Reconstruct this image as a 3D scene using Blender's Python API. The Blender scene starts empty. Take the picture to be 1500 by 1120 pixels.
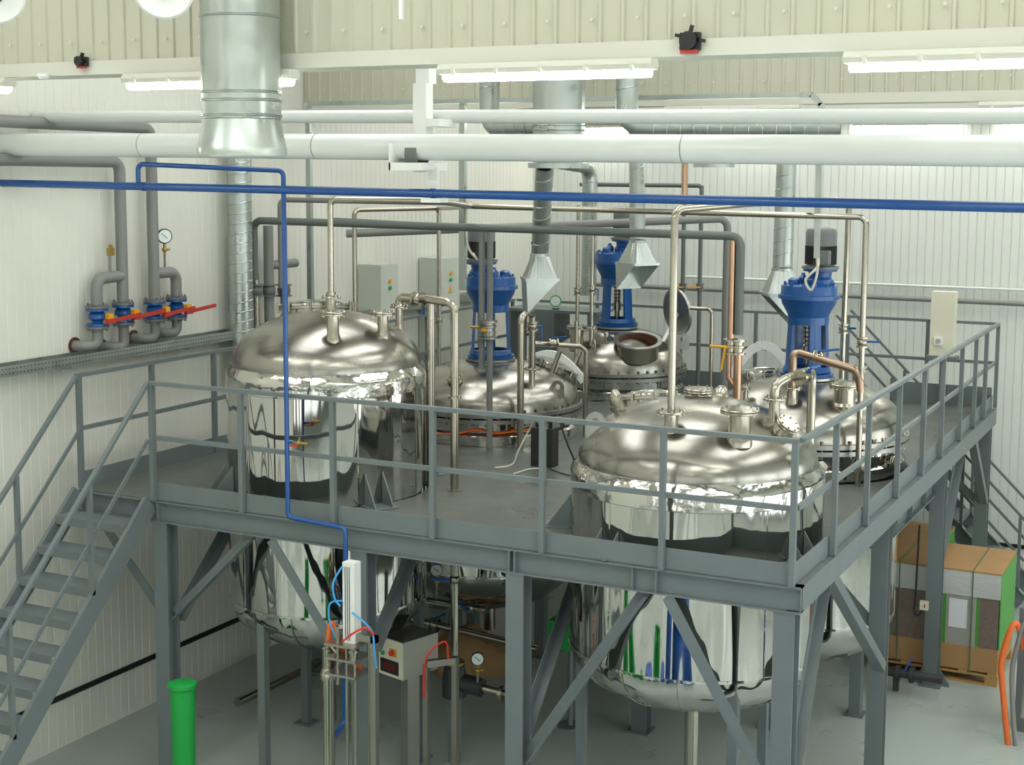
import bpy, bmesh, math, random
from mathutils import Vector, Matrix
random.seed(7)
PI = math.pi
SC = bpy.context.scene
COL = SC.collection
V = Vector

# ---------------------------------------------------------------- camera
YAW, PITCH, ROLL, FPX = 0.46719, 0.11832, 0.00515, 2141.04
CAM = V((2.874, -10.343, 5.760))
fw = V((-math.sin(YAW)*math.cos(PITCH), math.cos(YAW)*math.cos(PITCH), -math.sin(PITCH)))
rt0 = V((math.cos(YAW), math.sin(YAW), 0)); up0 = rt0.cross(fw)
rt = math.cos(ROLL)*rt0 + math.sin(ROLL)*up0
up = -math.sin(ROLL)*rt0 + math.cos(ROLL)*up0
cd = bpy.data.cameras.new('camera'); cam = bpy.data.objects.new('camera', cd); COL.objects.link(cam)
cam.matrix_world = Matrix(((rt.x, up.x, -fw.x, CAM.x), (rt.y, up.y, -fw.y, CAM.y), (rt.z, up.z, -fw.z, CAM.z), (0, 0, 0, 1)))
cd.sensor_width = 36; cd.lens = FPX/1500*36; cd.shift_y = -0.04; cd.clip_end = 200
SC.camera = cam

# ---------------------------------------------------------------- world, exposure
w = bpy.data.worlds.new('world'); SC.world = w; w.use_nodes = True
w.node_tree.nodes['Background'].inputs[0].default_value = (0.93, 0.97, 1.0, 1)
w.node_tree.nodes['Background'].inputs[1].default_value = 1.5
SC.view_settings.view_transform = 'Standard'; SC.view_settings.look = 'None'
SC.view_settings.gamma = 1; SC.view_settings.use_curve_mapping = False
SC.view_settings.exposure = -0.05
LAMP = 24.0          # emission of the fluorescent tubes

def at(x, y, X=None, Y=None, Z=None):
    """a point of the place seen at (x, y) of the photograph on the vertical or level plane it is known to lie on"""
    d = fw + (x-750)/FPX*rt - (y-500)/FPX*up
    t = (X-CAM.x)/d.x if X is not None else (Y-CAM.y)/d.y if Y is not None else (Z-CAM.z)/d.z
    return CAM + t*d

# ---------------------------------------------------------------- materials
def srgb(h):
    c = [int(h[i:i+2], 16)/255 for i in (0, 2, 4)]
    return tuple(x/12.92 if x < .04045 else ((x+.055)/1.055)**2.4 for x in c) + (1,)
MATS = {}
def mat(name, hexc, rough=.5, metal=0, var=0, vscale=6, bump=0, bscale=(8, 8, 8), emit=0, coat=0, rvar=0, dist=.02, spec=.5, bdet=2):
    m = bpy.data.materials.new(name); m.use_nodes = True; nt = m.node_tree
    b = nt.nodes['Principled BSDF']; L = nt.links
    col = srgb(hexc)
    b.inputs['Base Color'].default_value = col; b.inputs['Roughness'].default_value = rough
    b.inputs['Metallic'].default_value = metal; b.inputs['Coat Weight'].default_value = coat
    b.inputs['Specular IOR Level'].default_value = spec
    tc = nt.nodes.new('ShaderNodeTexCoord')
    if var or rvar:
        n = nt.nodes.new('ShaderNodeTexNoise'); n.inputs['Scale'].default_value = vscale; n.inputs['Detail'].default_value = 5
        L.new(tc.outputs['Object'], n.inputs['Vector'])
        if var:
            mx = nt.nodes.new('ShaderNodeMixRGB'); mx.blend_type = 'MULTIPLY'; mx.inputs[0].default_value = 1
            rp = nt.nodes.new('ShaderNodeMapRange'); rp.inputs[1].default_value = .3; rp.inputs[2].default_value = .7
            rp.inputs[3].default_value = 1-var; rp.inputs[4].default_value = 1.0
            L.new(n.outputs[0], rp.inputs[0]); mx.inputs[1].default_value = col; L.new(rp.outputs[0], mx.inputs[2])
            L.new(mx.outputs[0], b.inputs['Base Color'])
        if rvar:
            rr = nt.nodes.new('ShaderNodeMapRange'); rr.inputs[1].default_value = .3; rr.inputs[2].default_value = .7
            rr.inputs[3].default_value = max(.02, rough-rvar); rr.inputs[4].default_value = rough+rvar
            L.new(n.outputs[0], rr.inputs[0]); L.new(rr.outputs[0], b.inputs['Roughness'])
    if bump:
        mp = nt.nodes.new('ShaderNodeMapping'); mp.inputs['Scale'].default_value = bscale
        n2 = nt.nodes.new('ShaderNodeTexNoise'); n2.inputs['Scale'].default_value = 1; n2.inputs['Detail'].default_value = bdet
        bp = nt.nodes.new('ShaderNodeBump'); bp.inputs['Strength'].default_value = bump; bp.inputs['Distance'].default_value = dist
        L.new(tc.outputs['Object'], mp.inputs[0]); L.new(mp.outputs[0], n2.inputs['Vector'])
        L.new(n2.outputs[0], bp.inputs['Height']); L.new(bp.outputs[0], b.inputs['Normal'])
    if emit:
        b.inputs['Emission Color'].default_value = col; b.inputs['Emission Strength'].default_value = emit
    MATS[name] = m
    return m
mat('wall_panel', 'dbdbd1', .55, var=.05, vscale=.8)
mat('wall_panel_back', 'dbdfd9', .55, var=.04, vscale=.8)
mat('front_cladding', '6e756f', .6)
mat('roof_sheet', 'b9b9a6', .5, var=.04, vscale=.8)
mat('white_trim', 'c8c8bc', .5)
mat('floor_paint', 'aeb8b3', .3, var=.06, vscale=.8, rvar=.05)
mat('steel_paint', '6b7577', .42, var=.08, vscale=5)
mat('deck', '5e635f', .38, var=.25, vscale=1.6, rvar=.12)
mat('dome_steel', 'a6a49c', .24, 1, var=.12, vscale=2.5, bump=.10, bscale=(3, 3, 3), rvar=.06, dist=.05)
mat('mirror_steel', 'c6c5c1', .05, 1, var=.05, vscale=2, bump=.75, bscale=(5, 5, .55), dist=.05, bdet=.6)
mat('crinkled_steel', 'c9c8c2', .12, 1, bump=.3, bscale=(7, 7, 9), dist=.03)
mat('flange_steel', 'b2b2ac', .35, 1, var=.2, vscale=8)
mat('pipe_steel', 'b5b0a2', .24, 1, var=.12, vscale=4)
mat('galvanised', 'b8c0bc', .34, .85, var=.12, vscale=5, rvar=.1)
mat('grey_pipe', '7d7f7c', .45)
mat('dark_pipe', '5f6764', .4)
mat('white_pipe', 'd4dad7', .22)
mat('white_paint', 'e3e5e2', .4)
mat('warm_steel', 'b29a84', .28, 1, var=.15, vscale=5)
mat('warm_lit_steel', 'caa68c', .3, 1, var=.15, vscale=5)  # steel pipes with a warm lamp's reflection put into the colour
mat('blue_paint', '0a4d8e', .3, coat=.2)
mat('blue_pipe', '084a90', .25, coat=.3)
mat('red_paint', 'b5382c', .4)
mat('red_plastic', 'd8322c', .35)
mat('yellow', 'd9a21c', .4)
mat('brass', 'a98f4e', .35, .8)
mat('black', '17181a', .4)
mat('rubber', '232425', .6)
mat('motor_grey', '6b6e70', .4, .2)
mat('motor_dark', '3b3d3f', .45, .2)
mat('cabinet', 'c3c9bf', .4)
mat('cabinet_cream', 'dddac6', .4)
mat('green_plastic', '14983f', .4)
mat('green_lamp', '2fa35a', .3)
mat('amber_lamp', 'e8a31e', .3)
mat('blue_plastic', '1f57a8', .4)
mat('light_blue_hose', '3f9bd6', .35)
mat('orange_hose', 'dd6a2a', .45)
mat('cable_white', 'c9c6b8', .5)
mat('rust', '6b4433', .75, .2, var=.4, vscale=9)
mat('card', 'b48e5f', .75, var=.1, vscale=3)
mat('kraft', 'a3835a', .8, var=.15, vscale=4)
mat('wrap_white', 'c9ccca', .3, var=.1, vscale=5, bump=.3, bscale=(6, 6, 30))
mat('board_brown', '86756a', .6, var=.25, vscale=20)
mat('board_green', '4d9a3c', .5)
mat('board_grey', 'aaa9a0', .5, var=.1, vscale=10)
mat('paper', 'e6e8ee', .6)
mat('wood', 'c49a5d', .7, var=.2, vscale=6)
mat('strap', '5b7a5a', .4)
mat('machine_steel', 'a8a59b', .3, .9, var=.08, vscale=3)
mat('dial', 'dfe9e6', .3)
mat('tube_glow', 'fffef4', .3, emit=LAMP)
mat('added_daylight', 'f9faf8', .5, emit=3.8)
mat('added_daylight_front', 'f9faf8', .5, emit=1.3)
mat('added_daylight_side', 'f6faf9', .5, emit=3.6)
mat('red_led', '5a1512', .4)
mat('joint', '2a2b2b', .6)

# ---------------------------------------------------------------- mesh builder
ORG = {}
class B:
    def __init__(s): s.v = []; s.f = []
    def add(s, vs, fs):
        o = len(s.v); s.v += [V(p) for p in vs]; s.f += [[i+o for i in f] for f in fs]; return s
    def box(s, a, b):
        x0, y0, z0 = a; x1, y1, z1 = b
        x0, x1 = min(x0, x1), max(x0, x1); y0, y1 = min(y0, y1), max(y0, y1); z0, z1 = min(z0, z1), max(z0, z1)
        return s.add([(x0,y0,z0),(x1,y0,z0),(x1,y1,z0),(x0,y1,z0),(x0,y0,z1),(x1,y0,z1),(x1,y1,z1),(x0,y1,z1)],
                     [(3,2,1,0),(4,5,6,7),(0,1,5,4),(1,2,6,5),(2,3,7,6),(3,0,4,7)])
    def section(s, p, q, poly, upv=(0, 0, 1), side=None):
        """extrude the closed 2-D outline poly (u = sideways, v = up) from p to q"""
        p, q = V(p), V(q); d = (q-p).normalized(); u = V(upv)
        if abs(d.dot(u)) > .98: u = V((0, 1, 0)) if side is None else V(side)
        x = d.cross(u).normalized(); y = x.cross(d).normalized()
        n = len(poly)
        vs = [p+a*x+b*y for a, b in poly]+[q+a*x+b*y for a, b in poly]
        fs = [[i, (i+1) % n, n+(i+1) % n, n+i] for i in range(n)]+[list(range(n))[::-1], list(range(n, 2*n))]
        return s.add(vs, fs)
    def bar(s, p, q, wd, h, upv=(0, 0, 1), side=None):
        return s.section(p, q, [(-wd/2,-h/2),(wd/2,-h/2),(wd/2,h/2),(-wd/2,h/2)], upv, side)
    def ibeam(s, p, q, wd, h, t=.01, upv=(0, 0, 1), side=None):
        a, b = wd/2, h/2; k = t*.6
        return s.section(p, q, [(-a,-b),(a,-b),(a,-b+t),(k,-b+t),(k,b-t),(a,b-t),(a,b),(-a,b),(-a,b-t),(-k,b-t),(-k,-b+t),(-a,-b+t)], upv, side)
    def angle(s, p, q, a, t=.006, upv=(0, 0, 1), side=None):
        h = a/2
        return s.section(p, q, [(-h,-h),(h,-h),(h,-h+t),(-h+t,-h+t),(-h+t,h),(-h,h)], upv, side)
    def tube(s, pts, r, fil=0, n=14, cap=True):
        pts = [V(p) for p in pts]; path = []
        for i, p in enumerate(pts):
            if 0 < i < len(pts)-1 and fil:
                a, b = pts[i-1]-p, pts[i+1]-p; la, lb = a.length, b.length
                a.normalize(); b.normalize(); c = max(-1, min(1, a.dot(b))); th = math.acos(c)
                if th > PI-.05: path.append(p); continue
                dd = min(fil/math.tan(th/2), la*.48, lb*.48); rr = dd*math.tan(th/2)
                cen = p+(a+b).normalized()*(rr/math.sin(th/2)); s0 = p+a*dd-cen; s1 = p+b*dd-cen
                k = 6; om = math.acos(max(-1, min(1, s0.normalized().dot(s1.normalized()))))
                for j in range(k+1):
                    t = j/k; path.append(cen+(math.sin((1-t)*om)*s0+math.sin(t*om)*s1)/math.sin(om))
            else: path.append(p)
        rs = r if isinstance(r, (list, tuple)) else [r]*len(path)
        rings = []; nrm = None
        for i, p in enumerate(path):
            t = ((path[min(i+1, len(path)-1)]-path[max(i-1, 0)])).normalized()
            if nrm is None:
                nrm = t.orthogonal().normalized()
            nrm = (nrm-t*nrm.dot(t)).normalized(); bi = t.cross(nrm)
            rings.append([p+rs[i]*(math.cos(2*PI*j/n)*nrm+math.sin(2*PI*j/n)*bi) for j in range(n)])
        vs = [q for rg in rings for q in rg]
        fs = [[i*n+j, i*n+(j+1) % n, (i+1)*n+(j+1) % n, (i+1)*n+j] for i in range(len(rings)-1) for j in range(n)]
        if cap: fs += [list(range(n))[::-1], list(range((len(rings)-1)*n, len(rings)*n))]
        return s.add(vs, fs)
    def cyl(s, p, q, r, n=20): return s.tube([p, q], r, n=n)
    def lathe(s, o, prof, n=32, axis=(0, 0, 1), close=False):
        """prof: list of (radius, height) along axis from o"""
        o = V(o); ax = V(axis).normalized(); e1 = ax.orthogonal().normalized()
        if abs(ax.z) > .999: e1 = V((1, 0, 0))
        e2 = ax.cross(e1); vs = []; fs = []
        for r, h in prof:
            for j in range(n):
                a = 2*PI*j/n; vs.append(o+ax*h+r*(math.cos(a)*e1+math.sin(a)*e2))
        m = len(prof)
        for i in range(m-1 if not close else m):
            k = (i+1) % m
            for j in range(n): fs.append([i*n+j, i*n+(j+1) % n, k*n+(j+1) % n, k*n+j])
        if not close:
            if prof[0][0] > 1e-4: fs.append(list(range(n))[::-1])
            if prof[-1][0] > 1e-4: fs.append([(m-1)*n+j for j in range(n)])
        return s.add(vs, fs)
    def disc(s, o, r, t, axis=(0, 0, 1), n=28, bev=0):
        if bev: return s.lathe(o, [(r-bev, 0), (r, bev), (r, t-bev), (r-bev, t)], n, axis)
        return s.lathe(o, [(r, 0), (r, t)], n, axis)
    def sphere(s, c, r, n=14):
        return s.lathe(V(c)-V((0, 0, r)), [(max(1e-5, r*math.sin(PI*i/n)), r-r*math.cos(PI*i/n)) for i in range(n+1)], n*2)
    def build(s, name, m, parent=None, smooth=True, **props):
        org = V((0, 0, 0))
        if parent is not None: org = ORG[parent.name]
        me = bpy.data.meshes.new(name)
        me.from_pydata([tuple(p-org) for p in s.v], [], s.f); me.update()
        bm = bmesh.new(); bm.from_mesh(me); bmesh.ops.remove_doubles(bm, verts=bm.verts, dist=1e-6)
        bmesh.ops.recalc_face_normals(bm, faces=bm.faces)
        if smooth:
            for f in bm.faces: f.smooth = True
            for e in bm.edges:
                if len(e.link_faces) != 2 or e.calc_face_angle(0) > .6: e.smooth = False
        bm.to_mesh(me); bm.free()
        me.materials.append(MATS[m] if isinstance(m, str) else m)
        o = bpy.data.objects.new(name, me); COL.objects.link(o)
        if parent is not None: o.parent = parent
        ORG[o.name] = org
        for k, v in props.items(): o[k] = v
        return o

def thing(name, label, cat, loc, group=None):
    o = bpy.data.objects.new(name, None); COL.objects.link(o); o.location = loc; o.empty_display_size = .1
    o['label'] = label; o['category'] = cat
    if group: o['group'] = group
    ORG[o.name] = V(loc); return o
def tag(o, label, cat, group=None):
    o['label'] = label; o['category'] = cat
    if group: o['group'] = group
    return o
def struct(o): o['kind'] = 'structure'; return o

H = 2.70                      # deck level
XL, XW, YB = -6.95, -7.42, 10.77
ZF = 6.42                     # underside of the boxed roof girders
RX = 7.5; YF = -16.0

# ================================================================ THE ROOM
def ribbed(p0, p1, z0, z1, pitch, prof):
    """sheet standing on the line p0-p1, prof = list of (along, out) within a pitch; out is to the left of p0->p1"""
    p0, p1 = V((*p0, 0)), V((*p1, 0)); d = (p1-p0); L = d.length; d.normalize(); nrm = V((-d.y, d.x, 0))
    b = B(); pts = []; k = 0
    while k*pitch < L:
        for a, o in prof:
            t = k*pitch+a
            if t <= L: pts.append(p0+d*t+nrm*o)
        k += 1
    pts.append(p1)
    n = len(pts); vs = [(p.x, p.y, z0) for p in pts]+[(p.x, p.y, z1) for p in pts]
    b.add(vs, [[i, i+1, n+i+1, n+i] for i in range(n-1)])
    return b
groove = [(0, 0), (.099, 0), (.103, -.010), (.112, -.010)]
wide = [(0, 0), (.112, 0), (.121, .016), (.139, .016), (.148, 0)]
b = B().box((XW-.3, YF, -.1), (RX, YB+.3, 0)); struct(b.build('floor', 'floor_paint'))
b = ribbed((XW, YB), (XW, YF), 0, 8.5, .115, [(0, 0), (.098, 0), (.104, -.004), (.110, -.004)])
struct(b.build('wall_left', 'wall_panel', smooth=False))
b = ribbed((RX, YB), (XW, YB), 0, 8.5, .115, groove)
struct(b.build('wall_back', 'wall_panel_back', smooth=False))
b = ribbed((RX, YF), (RX, YB), 0, 8.5, .46, [(0, 0), (.44, 0), (.445, -.006), (.455, -.006)])
struct(b.build('wall_right', 'wall_panel_back', smooth=False))
b = B().box((XW, YF, 8.5), (RX, YB, 8.6)); struct(b.build('ceiling', 'roof_sheet'))
# unseen glowing rooflights between the girders, added to brighten the room
n_w = 0
for y0, y1 in ((-1.3, 3.9), (5.3, 10.2), (-8.0, -2.8), (-15.2, -9.4)):
    for x0 in (-6.2, -2.9, .4, 3.7):
        n_w += 1
        g = struct(B().box((x0, y0, 8.47), (x0+1.7, y1, 8.499)).build('added_window_%d' % n_w, 'added_daylight'))
        B().box((x0-.06, y0-.06, 8.44), (x0, y1+.06, 8.5)).box((x0+1.7, y0-.06, 8.44), (x0+1.76, y1+.06, 8.5)).box((x0, y0-.06, 8.44), (x0+1.7, y0, 8.5)).box((x0, y1, 8.44), (x0+1.7, y1+.06, 8.5)).build('frame', 'white_trim', g)
for k in range(6):  # unseen tall front windows, added for fill light and stripes in the tanks
    n_w += 1; x0 = XW+.7+k*2.4
    g = struct(B().box((x0, YF+.02, .6), (x0+1.5, YF+.05, 6.2)).build('added_window_%d' % n_w, 'added_daylight_front'))
    B().box((x0-.07, YF, .53), (x0, YF+.1, 6.27)).box((x0+1.5, YF, .53), (x0+1.57, YF+.1, 6.27)).box((x0, YF, .53), (x0+1.5, YF+.1, .6)).box((x0, YF, 6.2), (x0+1.5, YF+.1, 6.27)).box((x0, YF+.05, 3.3), (x0+1.5, YF+.1, 3.4)).build('frame', 'motor_grey', g)
for k in range(6):  # unseen side windows, added to light the right hand faces
    n_w += 1; y0 = -10.5+k*3.3
    g = struct(B().box((RX-.05, y0, 1.2), (RX-.02, y0+2.3, 4.6)).build('added_window_%d' % n_w, 'added_daylight_side'))
    B().box((RX-.1, y0-.07, 1.13), (RX, y0, 4.67)).box((RX-.1, y0+2.3, 1.13), (RX, y0+2.37, 4.67)).box((RX-.1, y0, 1.13), (RX, y0+2.3, 1.2)).box((RX-.1, y0, 4.6), (RX, y0+2.3, 4.67)).box((RX-.1, y0+1.1, 1.2), (RX-.06, y0+1.18, 4.6)).build('frame', 'motor_grey', g)
struct(B().box((XW, YF-.1, 0), (RX, YF, 8.5)).build('wall_front', 'front_cladding'))
# boxed girders clad in ribbed sheet, hung from the roof
for i, yg in enumerate((-2.0, 4.45, -8.6)):
    b = ribbed((RX-.01, yg), (XW+.01, yg), ZF+.1, 8.5, .15, wide)
    g = struct(b.build('trim_%d' % (i+1), 'roof_sheet', smooth=False))
    B().box((XW+.01, yg+.02, ZF+.1), (RX-.01, yg+.30, 8.5)).build('core', 'white_trim', g)
    B().box((XW+.01, yg-.035, ZF), (RX-.01, yg+.32, ZF+.1)).build('edge_trim', 'white_trim', g)
    rv = B()
    for k in range(60):
        x = XW+.3+k*.3*(1 if i == 0 else .9)
        if x < 3: rv.disc((x+.03, yg-.018, ZF+.24), .011, .008, (0, -1, 0), 8)
    rv.build('rivet', 'white_trim', g, kind='stuff')
b = B().box((XW+.01, YB-.2, 6.44), (RX-.01, YB-.02, 8.5)); struct(b.build('trim_4', 'white_trim'))
b = B().box((XW+.002, YF, .49), (XW+.02, YB-.01, .545)); struct(b.build('baseboard_left', 'black'))
b = B().box((XW+.01, YB-.02, .49), (RX, YB-.002, .545)); struct(b.build('baseboard_back', 'black'))

# ---------------------------------------------------------------- fluorescent battens
def batten(x, y, z, L, label, group='fluorescent battens under the roof girders'):
    t = thing('fluorescent_light', label, 'light', (x, y, z), group)
    B().section((x-L/2, y, z), (x+L/2, y, z), [(-.055,-.01),(.055,-.01),(.07,.02),(.05,.055),(-.05,.055),(-.07,.02)]).build('housing', 'white_trim', t)
    B().section((x-L/2+.03, y, z-.012), (x+L/2-.03, y, z-.012), [(-.052,0),(-.045,-.03),(-.02,-.045),(.02,-.045),(.045,-.03),(.052,0)]).build('diffuser', 'tube_glow', t)
    for k in range(5):
        xx = x-L/2+.12+k*(L-.24)/4
        B().box((xx-.012, y-.078, z-.02), (xx+.012, y-.058, z+.03)).build('clip', 'white_trim', t)
for x, lb in ((-6.25, 'lit fluorescent batten cut off by the left picture edge'), (-3.66, 'lit fluorescent batten partly behind the big hanging silver duct'),
              (-1.07, 'lit fluorescent batten in the middle under the nearest white girder'), (1.52, 'lit fluorescent batten at the right under the nearest white girder'),):
    batten(x, -2.1, ZF-.065, 1.45, lb)
for x, lb in ((-6.2, 'far lit batten seen low behind the pipes, leftmost'), (-3.6, 'far lit batten glowing between the two white pipes, middle'),
              (-1.55+.0, 'far lit batten right of the spiral duct, between the white pipes'), (.45, 'far lit batten between the white pipes at the right edge')):
    batten(x, YB-.1, 6.385, 1.45, lb)
for y in (4.35, -5.4, -8.75, -12.2):
    for x in (-5.2, -2.0, 1.2, 4.4):
        batten(x, y, ZF-.065 if y in (4.35, -8.75) else 8.43, 1.45, 'lit fluorescent batten in a row outside the view', 'fluorescent battens outside the view')
# round white ceiling fans
for p, lb in ((at(240, -16, Y=-3.2), 'round white dish lamp at the top edge left of the hanging duct'), (at(-6, -6, Y=-3.2), 'round white dish lamp in the top left corner')):
    t = thing('dish_lamp', lb, 'lamp', p, 'white dish lamps at the top edge')
    ax = (p-CAM).normalized(); ax = (ax+V((0, 0, .25))).normalized(); B().lathe(p, [(.02, .14), (.09, .12), (.17, .05), (.185, 0), (.17, -.012), (.1, .012), (.06, .02), (.02, .02)], 32, ax).build('reflector', 'white_paint', t)
    B().sphere(p+ax*.02, .05, 8).build('bulb', 'motor_dark', t)
    B().tube([p+ax*.13, p+ax*.16+V((0, 0, .1)), V((p.x+ax.x*.16, p.y+ax.y*.16, 8.5))], .012, 0, 8).build('stem', 'motor_grey', t)
# sirens / sensors on girder face
for (px, py), s, lb in (((122, 90), .8, 'small black and red alarm on the white girder, left'), ((1012, 60), 1.2, 'larger black and red alarm on the white girder, right')):
    p = at(px, py, Y=-2.05)
    t = thing('wall_alarm', lb, 'alarm', p, 'black alarms on the white girder')
    b = B().box(p+V((-.05*s, -.03, -.045*s)), p+V((.05*s, .015, .04*s)))
    b.disc(p+V((0, -.03, 0)), .045*s, .03, (0, -1, 0), 12); b.bar(p+V((-.075*s, -.02, .03*s)), p+V((.08*s, -.02, -.005)), .02, .02)
    b.bar(p+V((0, -.02, .03*s)), p+V((.015, -.02, .075*s)), .02, .02)
    b.build('body', 'black', t)
    B().box(p+V((-.045*s, -.035, -.062*s)), p+V((.04*s, .0, -.045*s))).build('beacon', 'red_paint', t)
p = at(64, 112, Y=-2.07)
tag(B().lathe(p, [(.045, .02), (.045, 0), (.03, -.02), (.001, -.022)], 16).build('smoke_detector', 'white_paint'), 'tiny white smoke detector under the girder near the top left', 'detector')
p = at(588, 28, Y=-2.3)
t = thing('hanging_plug', 'thin white cable with a small plug hanging at the top edge', 'plug', p)
B().box(p+V((-.012, -.012, 0)), p+V((.012, .012, .12))).build('plug', 'white_paint', t)
B().tube([p+V((0, 0, .12)), V((p.x, p.y, 8.5))], .006, n=6).build('cable', 'cable_white', t)

# ================================================================ PLATFORM
DX, DY = 0.0, 9.19
TK = {'A': (-4.951, 1.237, .950), 'B': (-4.965, 4.645, 1.075), 'C': (-4.85, 8.17, .975), 'D': (-1.180, 1.168, 1.058), 'E': (-1.18, 4.52, 1.055)}
pl = thing('steel_platform', 'grey painted steel mezzanine platform carrying the five round vessels', 'platform', (-3.5, 4.6, 0))
def deck_plate():
    b = B().box((XL, 0, H-.008), (DX, DY, H)); o = b.build('deck_plate', 'deck', None, smooth=False)
    c = B()
    for x, y, r in TK.values(): c.lathe((x, y, H-.1), [(r+.02 if r < 1.056 else 1.04 if y > 2 else r+.01, 0), (r+.02 if r < 1.056 else 1.04 if y > 2 else r+.01, .2)], 64)
    k = c.build('cut', 'deck', None); md = o.modifiers.new('b', 'BOOLEAN'); md.object = k; md.operation = 'DIFFERENCE'; md.solver = 'EXACT'
    dg = bpy.context.evaluated_depsgraph_get(); me = bpy.data.meshes.new_from_object(o.evaluated_get(dg)); o.modifiers.clear(); o.data = me
    kd = k.data; bpy.data.objects.remove(k); bpy.data.meshes.remove(kd)
    org = ORG[pl.name]; me.transform(Matrix.Translation(-org)); o.parent = pl; o.name = 'deck_plate'
deck_plate()
bd = .20
# edge beams
B().ibeam((XL, 0.03, H-.008-bd/2), (DX+.06, 0.03, H-.008-bd/2), .12, bd, .012).build('edge_beam', 'steel_paint', pl)
B().section((DX, 0.0, H-.008-bd/2), (DX, DY, H-.008-bd/2), [(-.05,-bd/2),(.06,-bd/2),(.06,bd/2),(-.05,bd/2),(-.05,bd/2-.012),(.05,bd/2-.012),(.05,-bd/2+.012),(-.05,-bd/2+.012)]).build('edge_beam', 'steel_paint', pl)
B().ibeam((XL, .09, H-.008-bd/2), (XL, DY, H-.008-bd/2), .1, bd, .012).build('edge_beam', 'steel_paint', pl)
B().ibeam((XL+.05, DY, H-.008-bd/2), (DX-.05, DY, H-.008-bd/2), .1, bd, .012).build('edge_beam', 'steel_paint', pl)
for y in (2.95, 6.3):
    B().ibeam((XL+.06, y, H-.008-.08), (DX-.06, y, H-.008-.08), .1, .16, .01).build('floor_beam', 'steel_paint', pl)
B().ibeam((-3.1, .1, H-.008-.08), (-3.1, DY-.06, H-.008-.08), .1, .16, .01).build('floor_beam', 'steel_paint', pl)
for y0, y1 in ((3.25, 5.9),):
    B().ibeam((-.12, y0, H-.40), (-.12, y1, H-.40), .12, .2, .012).build('lower_beam', 'steel_paint', pl)
    for y in (3.9, 4.6, 5.3): B().box((-.17, y-.005, H-.49), (-.06, y+.005, H-.31)).build('stiffener', 'steel_paint', pl)
    for y in (3.9, 5.3): B().bar((-.12, y, H-.30), (-.12, y, H-.209), .1, .16, side=(0, 1, 0)).build('packer', 'steel_paint', pl)
for px in (232, 746, 754, 927, 962):
    x = at(px, 800, Y=-.02).x
    B().box((x-.006, -.03, H-.196), (x+.006, .026, H-.02)).build('stiffener', 'steel_paint', pl)
B().box((XL-.02, -.04, H-.19), (XL+.0, .0, H-.02)).build('stiffener', 'steel_paint', pl)
# toe plates
ty = .165
B().box((-6.0, -.004, H), (DX, .002, H+ty)).build('toe_plate', 'steel_paint', pl)
B().box((DX-.004, .004, H), (DX+.002, DY, H+ty)).build('toe_plate', 'steel_paint', pl)
B().box((XL-.002, .02, H), (XL+.004, DY, H+ty)).build('toe_plate', 'steel_paint', pl)
B().box((XL+.01, DY-.004, H), (-2.25, DY+.002, H+ty+.05)).build('toe_plate', 'steel_paint', pl)
B().box((-1.3, DY-.004, H), (DX-.01, DY+.002, H+ty+.1)).build('toe_plate', 'steel_paint', pl)
# columns
def column(x, y, s=.16, top=H-.215):
    b = B().ibeam((x, y, .02), (x, y, top), s, s, .014, side=(0, 1, 0))
    c = b.build('column', 'steel_paint', pl)
    B().box((x-s*.75, y-s*.75, 0), (x+s*.75, y+s*.75, .02)).build('base_plate', 'steel_paint', c)
    B().box((x-s*.55, y-s*.55, top), (x+s*.55, y+s*.55, top+.012)).build('cap_plate', 'steel_paint', c)
CX = [-5.97, -3.80, -2.30, -.06]
for x in CX: column(x, .06)
for x in (-2.45, -.06): column(x, 3.22)
column(-6.4, 3.22)
column(-.06, 6.0); column(-6.4, 6.0); column(-.06, 9.05, .17); column(-6.4, 9.05)
# gusset flares on the columns of the right edge
for y in (6.0,):
    for s in (-1, 1):
        B().section((-.06+s*.08, y-.005, 0), (-.06+s*.08, y+.005, 0), [(0, 0), (s*.12, 0), (s*.12, .03), (0, .22)]).build('foot_gusset', 'steel_paint', pl)
B().section((-.13, 3.22, H-.5), (-.13, 3.23, H-.5), [(0, 0), (.0, .28), (.28, .28), (.0, -.05)]).build('knee_gusset', 'steel_paint', pl)
def brace(p, q, a=.095):
    B().angle(p, q, a, .009, upv=(0, 0, 1)).build('brace', 'steel_paint', pl)
zt = H-.22
brace((-5.88, .03, 1.62), (-4.98, .03, zt)); brace((-5.90, .14, 1.55), (-5.90, 1.15, zt)); brace((-6.0, .10, 1.58), (-6.85, .10, zt+.05))
brace((-3.85, .03, 1.33), (-4.72, .03, zt)); brace((-3.73, .12, 1.6), (-3.73, .95, zt)); 
brace((-2.22, .03, .93), (-1.20, .03, zt)); brace((-2.28, .14, 1.1), (-2.28, 1.5, zt))
brace((-.10, .03, 1.0), (-.98, .03, zt)); brace((-.02, .12, .98), (-.02, .98, zt)); brace((-.02, 3.16, 1.1), (-.02, 1.15, zt))
brace((-.02, 9.0, 1.5), (-.02, 7.9, zt)); brace((-.02, 6.08, 1.5), (-.02, 7.1, zt)); brace((-.12, 9.05, 1.5), (-1.2, 9.05, zt)); brace((-.12, 3.22, 1.5), (-1.1, 3.22, zt))
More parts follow.
